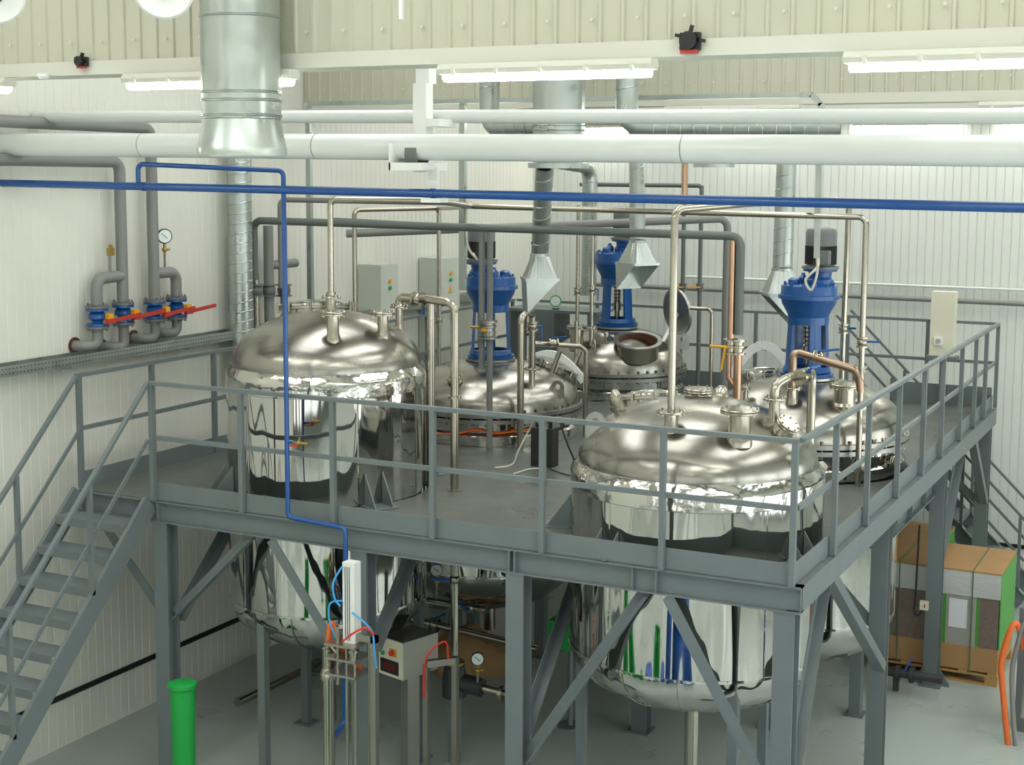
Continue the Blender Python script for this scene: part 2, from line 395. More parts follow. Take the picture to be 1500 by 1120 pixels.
# wedge plates holding the vessels
def wedge(x, y, ang, s=.26, par=None):
    d = V((math.cos(ang), math.sin(ang), 0)); n = V((-d.y, d.x, 0)); o = V((x, y, H)); k = B()
    for t in (-.09, .09):
        k.add([o+n*t, o+n*t+d*s, o+n*t+V((0, 0, s*1.35)), o+n*(t+.012), o+n*(t+.012)+d*s, o+n*(t+.012)+V((0, 0, s*1.35))], [(0,1,2),(3,5,4),(0,3,4,1),(1,4,5,2),(2,5,3,0)])
    k.add([o-n*.13, o-n*.13+d*(s+.03), o+n*.13+d*(s+.03), o+n*.13]+[q+V((0, 0, .012)) for q in (o-n*.13, o-n*.13+d*(s+.03), o+n*.13+d*(s+.03), o+n*.13)],
          [(3,2,1,0),(4,5,6,7),(0,1,5,4),(1,2,6,5),(2,3,7,6),(3,0,4,7)])
    k.build('support_bracket', 'steel_paint', par)

# ---------------------------------------------------------------- guard rails
def rail_line(t, p, q, name, wd=.05, h=.035): B().bar(p, q, wd, h).build(name, 'steel_paint', t)
def post(t, x, y, z0=H, z1=H+1.08, s=.045):
    B().section((x, y, z0), (x, y, z1), [(-s/2,-s/2),(s/2,-s/2),(s/2,s/2),(-s/2,s/2)], side=(0, 1, 0)).build('post', 'steel_paint', t)
t = thing('guard_rail', 'long grey guard rail along the front edge of the platform', 'railing', (-3, -.03, H))
for x in (-6.02, -5.01, -4.04, -3.055, -2.05, -1.03, -.005): post(t, x, -.032)
rail_line(t, (-6.05, -.03, H+1.09), (.02, -.03, H+1.09), 'top_rail'); rail_line(t, (-6.02, -.005, H+.58), (0, -.005, H+.58), 'middle_rail', .03, .04)
t = thing('guard_rail', 'grey guard rail running back along the right edge of the platform', 'railing', (.03, 4.6, H))
for y in (1.0, 2.11, 3.33, 4.49, 5.49, 6.61, 7.55, 8.3, 9.2): post(t, .035, y)
rail_line(t, (.03, .02, H+1.09), (.03, 9.22, H+1.09), 'top_rail'); rail_line(t, (.005, .03, H+.58), (.005, 9.2, H+.58), 'middle_rail', .03, .04)
t = thing('guard_rail', 'dark grey guard rail beside the left wall under the cable tray', 'railing', (XL, 4.6, H))
for y in (.03, 1.06, 2.05, 3.6, 5.1, 6.6, 8.1, 9.15): post(t, XL, y)
rail_line(t, (XL, 0.0, H+1.09), (XL, 9.19, H+1.09), 'top_rail'); rail_line(t, (XL, .0, H+.58), (XL, 9.19, H+.58), 'middle_rail', .03, .04)
t = thing('guard_rail', 'dark grey guard rail across the back of the platform', 'railing', (-3.5, 9.22, H))
for x in (-5.6, -4.3, -3.2, -2.28): post(t, x, 9.22)
rail_line(t, (XL+.04, 9.22, H+1.09), (-2.26, 9.22, H+1.09), 'top_rail'); rail_line(t, (XL+.04, 9.22, H+.58), (-2.26, 9.22, H+.58), 'middle_rail', .03, .04)
# rear landing rail beyond the stair opening
t = thing('guard_rail', 'grey guard rail at the far right corner behind the rear stair', 'railing', (-.8, 9.24, H))
for x in (-.86,): post(t, x, 9.24)
rail_line(t, (-1.95, 9.24, H+1.09), (0, 9.24, H+1.09), 'top_rail'); rail_line(t, (-1.95, 9.24, H+.58), (0, 9.24, H+.58), 'middle_rail', .03, .04); post(t, -1.92, 9.24)

# ---------------------------------------------------------------- stairs
def stairs(label, org, dirv, side, width, steps=11, hand=(0, 1)):
    """straight stair down from org along dirv; side = unit vector across"""
    o, d, s = V(org), V(dirv), V(side); t = thing('staircase', label, 'stairs', (o.x, o.y, 0))
    rise = .2335; L = steps*rise
    for k in (0, 1):
        a = o+s*(k*width); B().section(a+V((0, 0, -.02))+d*.0, a+d*L+V((0, 0, -.02-L)), [(-.02,-.1),(.02,-.1),(.02,-.085),(-.008,-.085),(-.008,.085),(.02,.085),(.02,.1),(-.02,.1)]).build('stringer', 'steel_paint', t)
    for k in range(1, steps):
        c = o+d*(k*rise-.02)+V((0, 0, -k*rise+.06)); f = c+s*.02; g = c+s*(width-.02)
        b = B().bar(f-d*.0, g-d*.0, .24, .012)
        b.bar(f+d*.118-V((0, 0, .035)), g+d*.118-V((0, 0, .035)), .006, .07)
        b.build('tread', 'steel_paint', t)
    for k in hand:
        a = o+s*(k*width)
        B().bar(a+V((0, 0, 1.09)), a+d*L+V((0, 0, 1.09-L)), .045, .03).build('handrail', 'steel_paint', t)
        B().bar(a+V((0, 0, .56))+s*(.01 if k == 0 else -.01), a+d*L+V((0, 0, .56-L)), .02, .035).build('middle_rail', 'steel_paint', t)
        for q in (.78, 1.75, 2.5):
            if q < L: B().section(a+d*q+V((0, 0, -q+.09)), a+d*q+V((0, 0, 1.07-q)), [(-.02,-.02),(.02,-.02),(.02,.02),(-.02,.02)], side=(0, 1, 0)).build('post', 'steel_paint', t)
    return t
stairs('grey steel stair with open treads climbing to the platform at the left wall', (-6.90, -.06, H), (0, -1, 0), (1, 0, 0), .86)
stairs('dark grey steel stair behind the platform descending to the right at the back wall', (-2.1, 9.32, H), (1, 0, 0), (0, 1, 0), .8)

# ================================================================ VESSELS
def ell(cx, cy, z0, r, h, n=14, p=2.0):
    pr = []
    for i in range(n+1):
        a = PI/2*i/n; pr.append((max(1e-5, r*math.cos(a)**(2/p)), h*math.sin(a)**(2/p)))
    return pr
DOME = {}
def on_dome(k, px, py):
    cx, cy, z0, r, h = DOME[k]; d = fw+(px-750)/FPX*rt-(py-500)/FPX*up; o = CAM-V((cx, cy, z0))
    D = V((d.x/r, d.y/r, d.z/h)); O = V((o.x/r, o.y/r, o.z/h)); a, b, c = D.dot(D), 2*D.dot(O), O.dot(O)-1
    q = b*b-4*a*c
    t = -b/2/a if q < 0 else (-b-math.sqrt(q))/2/a
    return CAM+t*d
def dome_z(k, x, y):
    cx, cy, z0, r, h = DOME[k]; u = min(.999, math.hypot(x-cx, y-cy)/r); return z0+h*math.sqrt(1-u*u)
def nozzle(par, p, r, hgt, fr, cap=True, ax=(0, 0, 1)):
    ax = V(ax).normalized(); p = V(p)-ax*.05
    nz = B().lathe(p, [(r*1.2, -.02), (r*1.2, .04), (r, .07), (r, hgt+.05)], 20, ax); n = nz.build('nozzle', 'pipe_steel', par)
    q = p+ax*(hgt+.05)
    B().lathe(q, [(r, 0), (fr-.004, 0), (fr, .004), (fr, .014), (fr-.004, .018), (r*.5, .018)], 28, ax).build('flange', 'pipe_steel', n)
    if cap: B().lathe(q+ax*.021, [(fr-.004, 0), (fr, .004), (fr, .012), (fr-.006, .017)], 28, ax).build('cover', 'pipe_steel', n)
    e1 = ax.orthogonal().normalized(); e2 = ax.cross(e1); bo = B()
    for j in range(8):
        a = 2*PI*(j+.5)/8; c = q+(e1*math.cos(a)+e2*math.sin(a))*(fr-.018)
        bo.cyl(c-ax*.012, c+ax*(.05 if cap else .032), .009, 6)
    bo.build('bolts', 'pipe_steel', n, kind='stuff')
    return q+ax*.03
def manhole(par, p, r, hgt, ax, lid=True, arm=True):
    ax = V(ax).normalized(); p = V(p); e1 = ax.orthogonal().normalized()
    m = B().lathe(p-ax*.1, [(r, 0), (r, hgt+.1), (r-.012, hgt+.1), (r-.012, 0)], 40, ax, True).build('manhole', 'pipe_steel', par)
    B().lathe(p+ax*hgt, [(r-.012, 0), (r+.05, 0), (r+.05, .022), (r-.012, .022)], 40, ax, True).build('manhole_flange', 'flange_steel', m)
    if lid:
        B().lathe(p+ax*(hgt+.026), [(r+.05, 0), (r+.05, .02), (r*.96, .022), (r*.8, .05), (r*.4, .075), (.001, .08)], 40, ax).build('manhole_lid', 'crinkled_steel', m)
        e2 = ax.cross(e1)
        for j in range(10):
            a = 2*PI*j/10; c = p+ax*hgt+(e1*math.cos(a)+e2*math.sin(a))*(r+.062); B().cyl(c-ax*.03, c+ax*.07, .013, 8).build('clamp', 'pipe_steel', m)
    else:
        B().lathe(p-ax*.02, [(r-.013, 0), (r-.013, hgt+.02), (r-.018, hgt+.02), (r-.018, 0)], 40, ax, True).disc(p-ax*.03, r-.014, .01, ax, 40).build('dark_throat', 'rust', m)
    return m
def lug(par, p, ang, s=.085):
    d = V((math.cos(ang), math.sin(ang), 0)); n = V((-d.y, d.x, 0)); p = V(p); k = B(); N = 20; pts = []
    pts = [(-s, -.06), (s, -.06)]+[(s*math.cos(a), s*.9+s*math.sin(a)) for a in [PI*i/N for i in range(N+1)]]
    ring = [(s*.42*math.cos(-2*PI*i/16), s*.9+s*.42*math.sin(-2*PI*i/16)) for i in range(16)]
    bm = bmesh.new(); 
    # plate with a hole: bridge outer outline and inner ring by angle
    M = 40; out = []
    for i in range(M):
        a = 2*PI*i/M; dx, dz = math.cos(a), math.sin(a)
        if dz >= 0: rad = s
        else: rad = min(s/max(1e-6, abs(dx)), (s*.9+.06)/max(1e-6, -dz))
        out.append((rad*dx, s*.9+rad*dz))
    inn = [(s*.42*math.cos(2*PI*i/M), s*.9+s*.42*math.sin(2*PI*i/M)) for i in range(M)]
    vs = []
    for tt in (-.009, .009):
        for a, b_ in out+inn: vs.append(p+d*a+V((0, 0, b_))+n*tt)
    fs = []; T = 2*M
    for i in range(M):
        j = (i+1) % M
        fs += [[i, j, M+j, M+i], [T+i, T+M+i, T+M+j, T+j], [i, T+i, T+j, j], [M+i, M+j, T+M+j, T+M+i]]
    bm.free(); k.add(vs, fs); k.build('lifting_lug', 'flange_steel', par)
def lampglass(par, p, ax, r=.07, L=.16):
    ax = V(ax).normalized(); p = V(p)
    g = B().lathe(p-ax*.04, [(r*.8, 0), (r*.8, L), (r*1.15, L), (r*1.15, L+.03)], 24, ax).build('sight_glass', 'pipe_steel', par)
    B().lathe(p+ax*(L-.01), [(r, 0), (r*1.05, .05), (r*.85, .1), (r*.45, .135), (.001, .145)], 24, ax).build('chrome_lamp', 'pipe_steel', g)

def legs(par, cx, cy, R, z, n=3, a0=.5, w=.12):
    for i in range(n):
        a = a0+2*PI*i/n; x, y = cx+R*math.cos(a), cy+R*math.sin(a)
        b = B().bar((x, y, .02), (x, y, z), w, w, side=(0, 1, 0)).box((x-.1, y-.1, 0), (x+.1, y+.1, .02)); b.build('leg', 'steel_paint', par)

def storage_tank(k, label, zr, zs, dr, dh, hh=.5):
    cx, cy, R = TK[k]; t = thing('storage_tank', label, 'tank', (cx, cy, 0), 'mirror polished storage tanks at the front')
    B().lathe((cx, cy, 0), [(R, zs), (R, zr-.02)], 96).build('shell', 'mirror_steel', t)
    B().lathe((cx, cy, 0), [(R+.002, zr-.14), (R+.008, zr-.135), (R+.008, zr-.02), (R+.0, zr+.01), (dr+.01, zr+.075), (dr-.01, zr+.06), (R-.02, zr-.02)], 96).build('rim_band', 'crinkled_steel', t)
    B().lathe((cx, cy, 0), [(dr, zr+.03), (dr, zr+.09)]+[(a, zr+.09+b_) for a, b_ in ell(cx, cy, 0, dr, dh, 18, 1.92)], 96).build('dome', 'dome_steel', t)
    B().lathe((cx, cy, 0), [(R+.004, zs-.012), (R+.004, zs+.012)], 96).build('seam_band', 'crinkled_steel', t)
    B().lathe((cx, cy, 0), [(a, zs-b_) for a, b_ in ell(cx, cy, 0, R, hh, 16)], 96).build('bottom_head', 'mirror_steel', t)
    sb = B()
    for s_ in range(14):
        a = 2*PI*s_/14
        pts = [V((cx+x*math.cos(a), cy+x*math.sin(a), zs-b_-.003)) for x, b_ in [(u*1.004, w_) for u, w_ in ell(cx, cy, 0, R, hh, 16)]]
        sb.tube(pts[:-1], .005, n=5)
    sb.build('seam', 'pipe_steel', t)
    se = B()
    for a in (.9, 2.5, 4.35, 5.6): se.bar((cx+R*math.cos(a), cy+R*math.sin(a), zs), (cx+R*math.cos(a), cy+R*math.sin(a), zr-.14), .01, .01, side=(0, 1, 0))
    se.build('vertical_seam', 'crinkled_steel', t)
    B().cyl((cx, cy, .35), (cx, cy, zs-hh+.02), .06).build('outlet', 'pipe_steel', t)
    legs(t, cx, cy, R*.93, zs-.1, 3, .35 if k == 'A' else 1.2, .08)
    DOME[k] = (cx, cy, zr+.09, dr, dh)
    return t
A = storage_tank('A', 'large mirror polished tank with a domed top at the left of the platform', 3.83, 1.67, .90, .49)
D = storage_tank('D', 'large mirror polished tank at the front right corner of the platform', 3.256, 1.763, 1.0, .52)
for an in (4.05, 5.75, 1.0): wedge(TK['A'][0]+.955*math.cos(an), TK['A'][1]+.955*math.sin(an), an, .22, A)
for an in (3.4, 4.35, 5.9, 1.6): wedge(TK['D'][0]+1.06*math.cos(an), TK['D'][1]+1.06*math.sin(an), an, .15 if an in (4.35, 5.9) else .22, D)
# thermowell strap with the little brass cock on the left tank
def dn(k, px, py, r, h, fr, **kw): p = on_dome(k, px, py); return p, kw
NA1 = on_dome('A', 488, 492); nozzle(A, NA1, .055, .19, .118)
NA2 = on_dome('A', 561, 487); nozzle(A, NA2, .05, .16, .118)
NA3 = on_dome('A', 585, 473); tA3 = nozzle(A, NA3, .035, .15, .09, cap=False)
NA4 = V((-4.97, 1.35, dome_z('A', -4.97, 1.35)-.02)); tA4 = nozzle(A, NA4, .05, .12, .095, cap=False)
manhole(A, (-5.36, 1.66, dome_z('A', -5.36, 1.66)-.06), .31, .12, (-.1, .12, 1))
ND1 = on_dome('D', 983, 625); tD1 = nozzle(D, ND1, .055, .11, .118, cap=False)
ND2 = on_dome('D', 1023, 578); nozzle(D, ND2, .105, .02, .125)
ND3 = on_dome('D', 1083, 640); nozzle(D, ND3, .085, .19, .155)
ND4 = on_dome('D', 1134, 612); tD4 = nozzle(D, ND4, .045, .15, .095, cap=False)
nrm = V((ND4.x+1.18, ND4.y-1.168, .9))
p = on_dome('D', 1148, 630); nozzle(D, p, .075, .05, .1, ax=(.75, -.25, 1))
mx = at(955, 585, Y=1.75).x; manhole(D, (mx, 1.75, dome_z('D', mx, 1.75)-.06), .27, .15, (-.12, .2, 1))
lp_ = on_dome('D', 905, 600); lampglass(D, lp_, (-.1, -.2, 1), .055, .05); lampglass(D, (-1.30, 2.02, dome_z('D', -1.3, 2.02)), (.1, .3, 1), .075, .1)
lug(D, on_dome('D', 872, 628)-V((0, 0, .02)), .2); lug(D, (-.98, 2.05, dome_z('D', -.98, 2.05)), -.3, .075)
# brass cock on tank A side
p = at(434, 648, Y=.35)

def vessel(k, label, dz, dh, body_z, seam_z, base=True, ring=44):
    cx, cy, R = TK[k]; t = thing('mixing_vessel', label, 'vessel', (cx, cy, 0), 'flanged mixing vessels with blue agitators')
    rr = R*.93
    B().lathe((cx, cy, 0), [(rr, seam_z), (rr, dz-.03)], 80).build('shell', 'mirror_steel', t)
    B().lathe((cx, cy, 0), [(R-.03, H+.005), (R-.03, H+.11), (R-.05, H+.13), (rr, H+.15)], 80).build('skirt_ring', 'crinkled_steel', t)
    for z0 in (dz-.03, dz+.035):
        B().lathe((cx, cy, 0), [(rr-.02, z0), (R, z0), (R, z0+.045), (rr-.02, z0+.045)], 80, close=True).build('flange_ring', 'flange_steel', t)
    for j in range(ring):
        a = 2*PI*j/ring; c, s = math.cos(a), math.sin(a)
        if (c*(CAM.x-cx)+s*(CAM.y-cy)) < -2.5: continue
        x, y = cx+(R-.028)*c, cy+(R-.028)*s
        B().cyl((x, y, dz-.06), (x, y, dz+.115), .013, 8).build('bolt', 'pipe_steel', t)
    dr = R*.955; z0 = dz+.08
    B().lathe((cx, cy, 0), [(dr, z0), (dr*.995, z0+.03)]+[(a, z0+.03+b_) for a, b_ in ell(cx, cy, 0, dr*.995, dh, 18, 2.1)], 80).build('dome', 'dome_steel', t)
    DOME[k] = (cx, cy, z0+.03, dr*.995, dh)
    hh = .58
    B().lathe((cx, cy, 0), [(a, seam_z-b_) for a, b_ in ell(cx, cy, 0, rr, hh, 14)], 80).build('bottom_head', 'mirror_steel', t)
    B().lathe((cx, cy, 0), [(rr+.004, seam_z-.012), (rr+.004, seam_z+.012)], 80).build('seam_band', 'crinkled_steel', t)
    B().cyl((cx, cy, .3), (cx, cy, seam_z-hh+.02), .07).build('outlet', 'pipe_steel', t)
    legs(t, cx, cy, rr*.62, seam_z-.3, 3, .3)
    B().lathe((cx, cy, 0), [(.13, z0+dh-.02), (.17, z0+dh+.0), (.29, z0+dh+.02), (.29, z0+dh+.045), (.1, z0+dh+.045)], 40).build('agitator_pad', 'flange_steel', t)
    for j in range(8):
        a = 2*PI*(j+.5)/8; x, y = cx+.25*math.cos(a), cy+.25*math.sin(a)
        B().cyl((x, y, z0+dh+.01), (x, y, z0+dh+.082), .014, 8).build('pad_bolt', 'pipe_steel', t)
    return t, z0+dh+.047
VB, zB = vessel('B', 'flanged stainless vessel in the middle behind the large left tank', 2.985, .45, 2.9, 1.2)
VC, zC = vessel('C', 'flanged stainless vessel at the back with its round manhole open', 2.985, .50, 2.9, 1.2)
VE, zE = vessel('E', 'flanged stainless vessel at the right behind the front corner tank', 3.0, .50, 2.9, 1.2)
NB1 = on_dome('B', 779, 563); tB1 = nozzle(VB, NB1, .035, .17, .088, cap=False)
nozzle(VB, on_dome('B', 668, 560), .06, .03, .085, ax=(-.3, -.5, 1))
lug(VB, on_dome('B', 817, 575), .1, .075)
manhole(VB, (-4.42, 5.15, dome_z('B', -4.42, 5.15)-.1), .26, .12, (.35, .25, 1))
for px in (745+62, 745+92):
    q = on_dome('B', px, 545); B().cyl(q-V((0, 0, .03)), q+V((.09, .05, .25)), .028, 14).build('strut', 'pipe_steel', VB)
C_A, C_B = on_dome('C', 845, 505), on_dome('C', 866, 505)
tC1 = nozzle(VC, C_A, .09, .22, .14, cap=True); tC2 = nozzle(VC, C_B, .03, .22, .075, cap=False)
lug(VC, on_dome('C', 870, 512), -.9, .07); lug(VC, on_dome('C', 1000, 505), .6, .09)
cm = on_dome('C', 934, 512); MC = manhole(VC, cm, .275, .12, (.12, -.25, 1), lid=False)
nozzle(VC, on_dome('C', 888, 500), .02, .08, .035)
# open lid of the rear vessel
lp = at(993, 456, Y=8.35); la = V((-.55, -.75, -.12)).normalized()
ol = B().lathe(lp, [(.31, 0), (.31, .03), (.27, .03), (.25, -.02), (.20, -.05), (.001, -.07)], 40, la).build('open_lid', 'rust', VC)
B().lathe(lp-la*.004, [(.25, -.025), (.315, -.012), (.32, .034), (.27, .037), (.27, .03), (.31, .03)], 40, la).build('lid_flange', 'flange_steel', ol)
B().bar(lp-la*.03, cm+V((.3, .15, .1)), .05, .03).build('hinge_arm', 'flange_steel', VC)
NE1 = on_dome('E', 1237, 592); nozzle(VE, NE1, .105, .17, .155)
NE2 = on_dome('E', 1160, 588); tE2 = nozzle(VE, NE2, .055, .13, .1, cap=False)
NE3 = on_dome('E', 1092, 585); nozzle(VE, NE3, .025, .1, .055)
NE4 = V((-.78, 5.05, dome_z('E', -.78, 5.05))); tE4 = nozzle(VE, NE4, .05, .16, .11, cap=True)
NE5 = V((-1.0, 5.28, dome_z('E', -1.0, 5.28))); tE5 = nozzle(VE, NE5, .03, .2, .08, cap=False)
me_ = manhole(VE, (-1.80, 4.95, dome_z('E', -1.8, 4.95)-.06), .22, .14, (-.15, .1, 1))
def arch(par, p, q, h, name, m='flange_steel'):
    p, q = V(p), V(q); pts = [p.lerp(q, i/12)+V((0, 0, h*math.sin(PI*i/12))) for i in range(13)]; k = B()
    for i in range(12): k.bar(pts[i], pts[i+1]+(pts[i+1]-pts[i])*.05, .05, .09)
    k.build(name, m, par)
arch(VE, (-2.12, 4.85, 3.50), (-1.48, 5.05, 3.58), .32, 'lid_arm', 'white_paint')
arch(VB, (-4.68, 5.05, 3.50), (-4.02, 5.2, 3.28), .18, 'lid_arm', 'white_paint')
for px, py in ((1215, 700), (1285, 690), (1300, 675)):
    q = at(px, py, Z=2.86); a = math.atan2(q.y-TK['E'][1], q.x-TK['E'][0]); nozzle(VE, (TK['E'][0]+.98*math.cos(a), TK['E'][1]+.98*math.sin(a), 2.86), .04, .05, .06, ax=(math.cos(a), math.sin(a), .1))

# ---------------------------------------------------------------- agitator drives
def agitator(cx, cy, z0, label, ang, sc=1.0, web=.3, w0=0):
    t = thing('agitator_drive', label, 'motor', (cx, cy, z0), 'blue agitator drives'); o = V((cx, cy, z0)); S = sc
    def P(r, h): return (r*S, h*S)
    B().lathe(o, [P(.16, .0), P(.27, 0), P(.275, .035), P(.2, .045), P(.17, .06), P(.16, .06)], 40, close=True).build('base_flange', 'blue_paint', t)
    k = B()      # lantern: four tapered webs between two rings
    for j in range(4):
        a = w0+j*PI/2; c0, c1 = a-web, a+web
        pts = []
        for h, r in ((.05, .245), (.12, .225), (.56, .205), (.62, .21)):
            for aa in (c0, a, c1):
                pts.append(o+V((math.cos(aa)*r*S, math.sin(aa)*r*S, h*S)))
        ins = [p_-V((math.cos(a), math.sin(a), 0))*.03*S for p_ in pts]
        fs = []
        for r_ in range(3):
            for c_ in range(2):
                i = r_*3+c_; fs += [[i, i+1, i+4, i+3], [12+i, 12+i+3, 12+i+4, 12+i+1]]
        for r_ in range(3):
            i = r_*3; fs += [[i, i+3, 12+i+3, 12+i], [i+2, 12+i+2, 12+i+5, i+5]]
        k.add(pts+ins, fs)
    k.lathe(o, [P(.22, .045), P(.25, .05), P(.235, .10), P(.2, .10)], 40, close=True)
    k.lathe(o, [P(.17, .54), P(.212, .54), P(.215, .62), P(.17, .62)], 40, close=True)
    k.build('lantern_frame', 'blue_paint', t)
    sh = B().lathe(o, [P(.035, .0), P(.035, .2), P(.055, .2), P(.055, .3), P(.04, .3), P(.04, .62)], 20)
    for j in range(9): sh.lathe(o, [P(.035, .22+j*.045), P(.052, .225+j*.045), P(.035, .24+j*.045)], 16)
    sh.build('shaft', 'pipe_steel', t)
    B().lathe(o, [P(.2, .60), P(.215, .64), P(.24, .69), P(.275, .75), P(.285, .80), P(.315, .805), P(.315, .845), P(.29, .85), P(.285, .94), P(.24, .955), P(.1, .955)], 48).build('gearbox', 'blue_paint', t)
    d = V((math.cos(ang), math.sin(ang), 0)); c = o+d*.11*S
    nk = B().lathe(c, [P(.14, .93), P(.14, 1.0), P(.115, 1.03), P(.12, 1.08), P(.175, 1.09), P(.175, 1.115), P(.1, 1.115)], 36)
    e = V((-d.y, d.x, 0))
    for j in range(12):
        a = 2*PI*j/12; q = o+V((math.cos(a)*.255*S, math.sin(a)*.255*S, .94*S)); nk.cyl(q, q+V((0, 0, .035*S)), .014*S, 6)
    q = o-d*.16*S+V((0, 0, .95*S)); nk.lathe(q, [P(.06, 0), P(.06, .05), P(.03, .07), P(.001, .072)], 16)
    nk.lathe(o-d*.04*S+e*.14*S+V((0, 0, .95*S)), [P(.05, 0), P(.05, .06), P(.02, .09), P(.02, .11), P(.001, .11)], 14)
    nk.build('upper_gear_stage', 'blue_paint', t)
    m = B().lathe(c, [P(.19, 1.115), P(.19, 1.14), P(.14, 1.15), P(.135, 1.36), P(.1, 1.36)], 36)
    mo = m.build('motor', 'motor_grey', t)
    fn = B()
    for j in range(36):
        a = 2*PI*j/36; u = V((math.cos(a), math.sin(a), 0)); fn.bar(c+u*.145*S+V((0, 0, 1.16*S)), c+u*.145*S+V((0, 0, 1.355*S)), .006*S, .035*S, side=(u.x, u.y, 0))
    fn.build('cooling_fins', 'motor_dark', mo)
    B().lathe(c, [P(.158, 1.35), P(.16, 1.49), P(.145, 1.525), P(.08, 1.535), P(.001, 1.535)], 36).build('fan_cowl', 'motor_grey', mo)
    jb = c+(-e*.19+d*.0)*S+V((0, 0, 1.24*S)); 
    B().box(jb-V((.055, .055, .07))*S, jb+V((.055, .055, .07))*S).build('junction_box', 'motor_grey', mo)
    return t, c+V((0, 0, 1.24*S))
_, mE = agitator(TK['E'][0], TK['E'][1], zE, 'blue geared agitator on the vessel at the right with grey motor', .45, w0=math.radians(308))
_, mB = agitator(TK['B'][0], TK['B'][1], zB, 'blue geared agitator on the middle vessel, motor towards the left', PI+.47, web=.2, w0=math.radians(295))
_, mC = agitator(TK['C'][0], TK['C'][1], zC, 'blue geared agitator on the rear vessel, partly behind a hood', .9, 1.06, w0=math.radians(293+45))

# ================================================================ PIPES
def valve(par, p, ax, r, hand=None, hm='blue_paint', body='pipe_steel', L=.1, hl=.16):
    ax = V(ax).normalized(); p = V(p); q = p-ax*L/2
    v = B().lathe(q, [(r*1.7, 0), (r*1.7, .014), (r*1.15, .018), (r*1.4, L*.35), (r*1.4, L*.65), (r*1.15, L-.018), (r*1.7, L-.014), (r*1.7, L)], 20, ax).build('valve', body, par)
    if hand is not None:
        h = V(hand).normalized(); n = ax.cross(h); n = n.normalized() if n.length > .1 else ax.orthogonal()
        hb = B().cyl(p, p+n*r*2.0, r*.35, 8); hb.bar(p+n*r*2.0, p+n*r*2.0+h*hl, .022, .012, upv=n); hb.build('handle', hm, v)
    return v
def pipe(label, pts, r, m, fil=None, valves=(), name='pipe', cat='pipe', group=None, clamps=()):
    o = B().tube(pts, r, fil if fil is not None else r*2.6, 16).build(name, m); tag(o, label, cat, group)
    for v in valves: valve(o, *v[:3], **(v[3] if len(v) > 3 else {}))
    for c in clamps:
        q, ax = V(c[0]), V(c[1]); B().lathe(q-ax.normalized()*.012, [(r*.9, 0), (r*1.55, 0), (r*1.55, .024), (r*.9, .024)], 18, ax, close=True).build('ferrule', m, o)
    return o
# pipes across the hall in front
Yp = -.4
b0, b1 = at(-60, 211, Y=Yp), at(1560, 221.5, Y=Yp)
xa, xb = XW+.02, 4.0
def along(a, b, x): t = (x-a.x)/(b.x-a.x); return a.lerp(b, t)
o = pipe('thick white insulated pipe crossing the whole hall in front', [along(b0, b1, xa), along(b0, b1, xb)], .103, 'white_pipe', name='insulated_pipe')
q = at(603, 225, Y=Yp); B().lathe(q, [(.105, 0), (.112, 0), (.112, .1), (.105, .1)], 24, (1, 0, 0), True).build('joint_collar', 'dark_pipe', o)
for px in (211, 465, 1002):
    q = along(b0, b1, at(px, 220, Y=Yp).x); B().lathe(q, [(.103, 0), (.1045, 0), (.1045, .006), (.103, .006)], 24, (1, 0, 0), True).build('joint', 'grey_pipe', o)
b0, b1 = at(-60, 171, Y=.05), at(1560, 170, Y=.05)
pipe('thinner white pipe running above the thick insulated pipe', [along(b0, b1, xa), along(b0, b1, xb)], .054, 'white_pipe', name='insulated_pipe')
b0, b1 = at(-60, 266.5, Y=Yp), at(1560, 305.5, Y=Yp)
ob = pipe('long bright blue pipe crossing the whole hall under the white pipes', [along(b0, b1, xa), along(b0, b1, xb)], .034, 'blue_pipe')
bl = lambda px: along(b0, b1, at(px, 280, Y=Yp).x)
for px in (209, 632): B().lathe(bl(px), [(.034, 0), (.039, 0), (.039, .03), (.034, .03)], 18, (1, 0, 0), True).build('coupling', 'blue_pipe', ob)
d0 = at(418, 258, Y=-.11); xd = d0.x-.02; q0 = bl(203)
pipe('thin blue pipe dropping past the guard rail to the filling machine', [q0, V((q0.x, Yp, at(203, 240, Y=Yp).z)), V((xd, -.11, at(418, 250, Y=-.11).z)), V((xd, -.11, H+.035)), V((-3.865, -.11, H+.005)), V((-3.865, -.16, 1.0)), V((-3.865, -.4, .9))], .021, 'blue_pipe', .05)
zc = at(430, 648, Y=-.11).z
t = thing('brass_cock', 'small brass cock with a red handle on the thin blue drop pipe', 'valve', (xd+.08, -.11, zc))
B().cyl((xd+.02, -.11, zc), (xd+.075, -.11, zc), .014, 10).build('stub', 'blue_paint', t)
B().cyl((xd+.075, -.11, zc), (xd+.22, -.11, zc), .013, 10).sphere((xd+.12, -.11, zc), .022, 8).cyl((xd+.13, -.11, zc), (xd+.13, -.11, zc+.05), .008, 8).build('body', 'brass', t)
B().box((xd+.04, -.125, zc-.035), (xd+.12, -.105, zc-.02)).build('lever', 'red_paint', t)
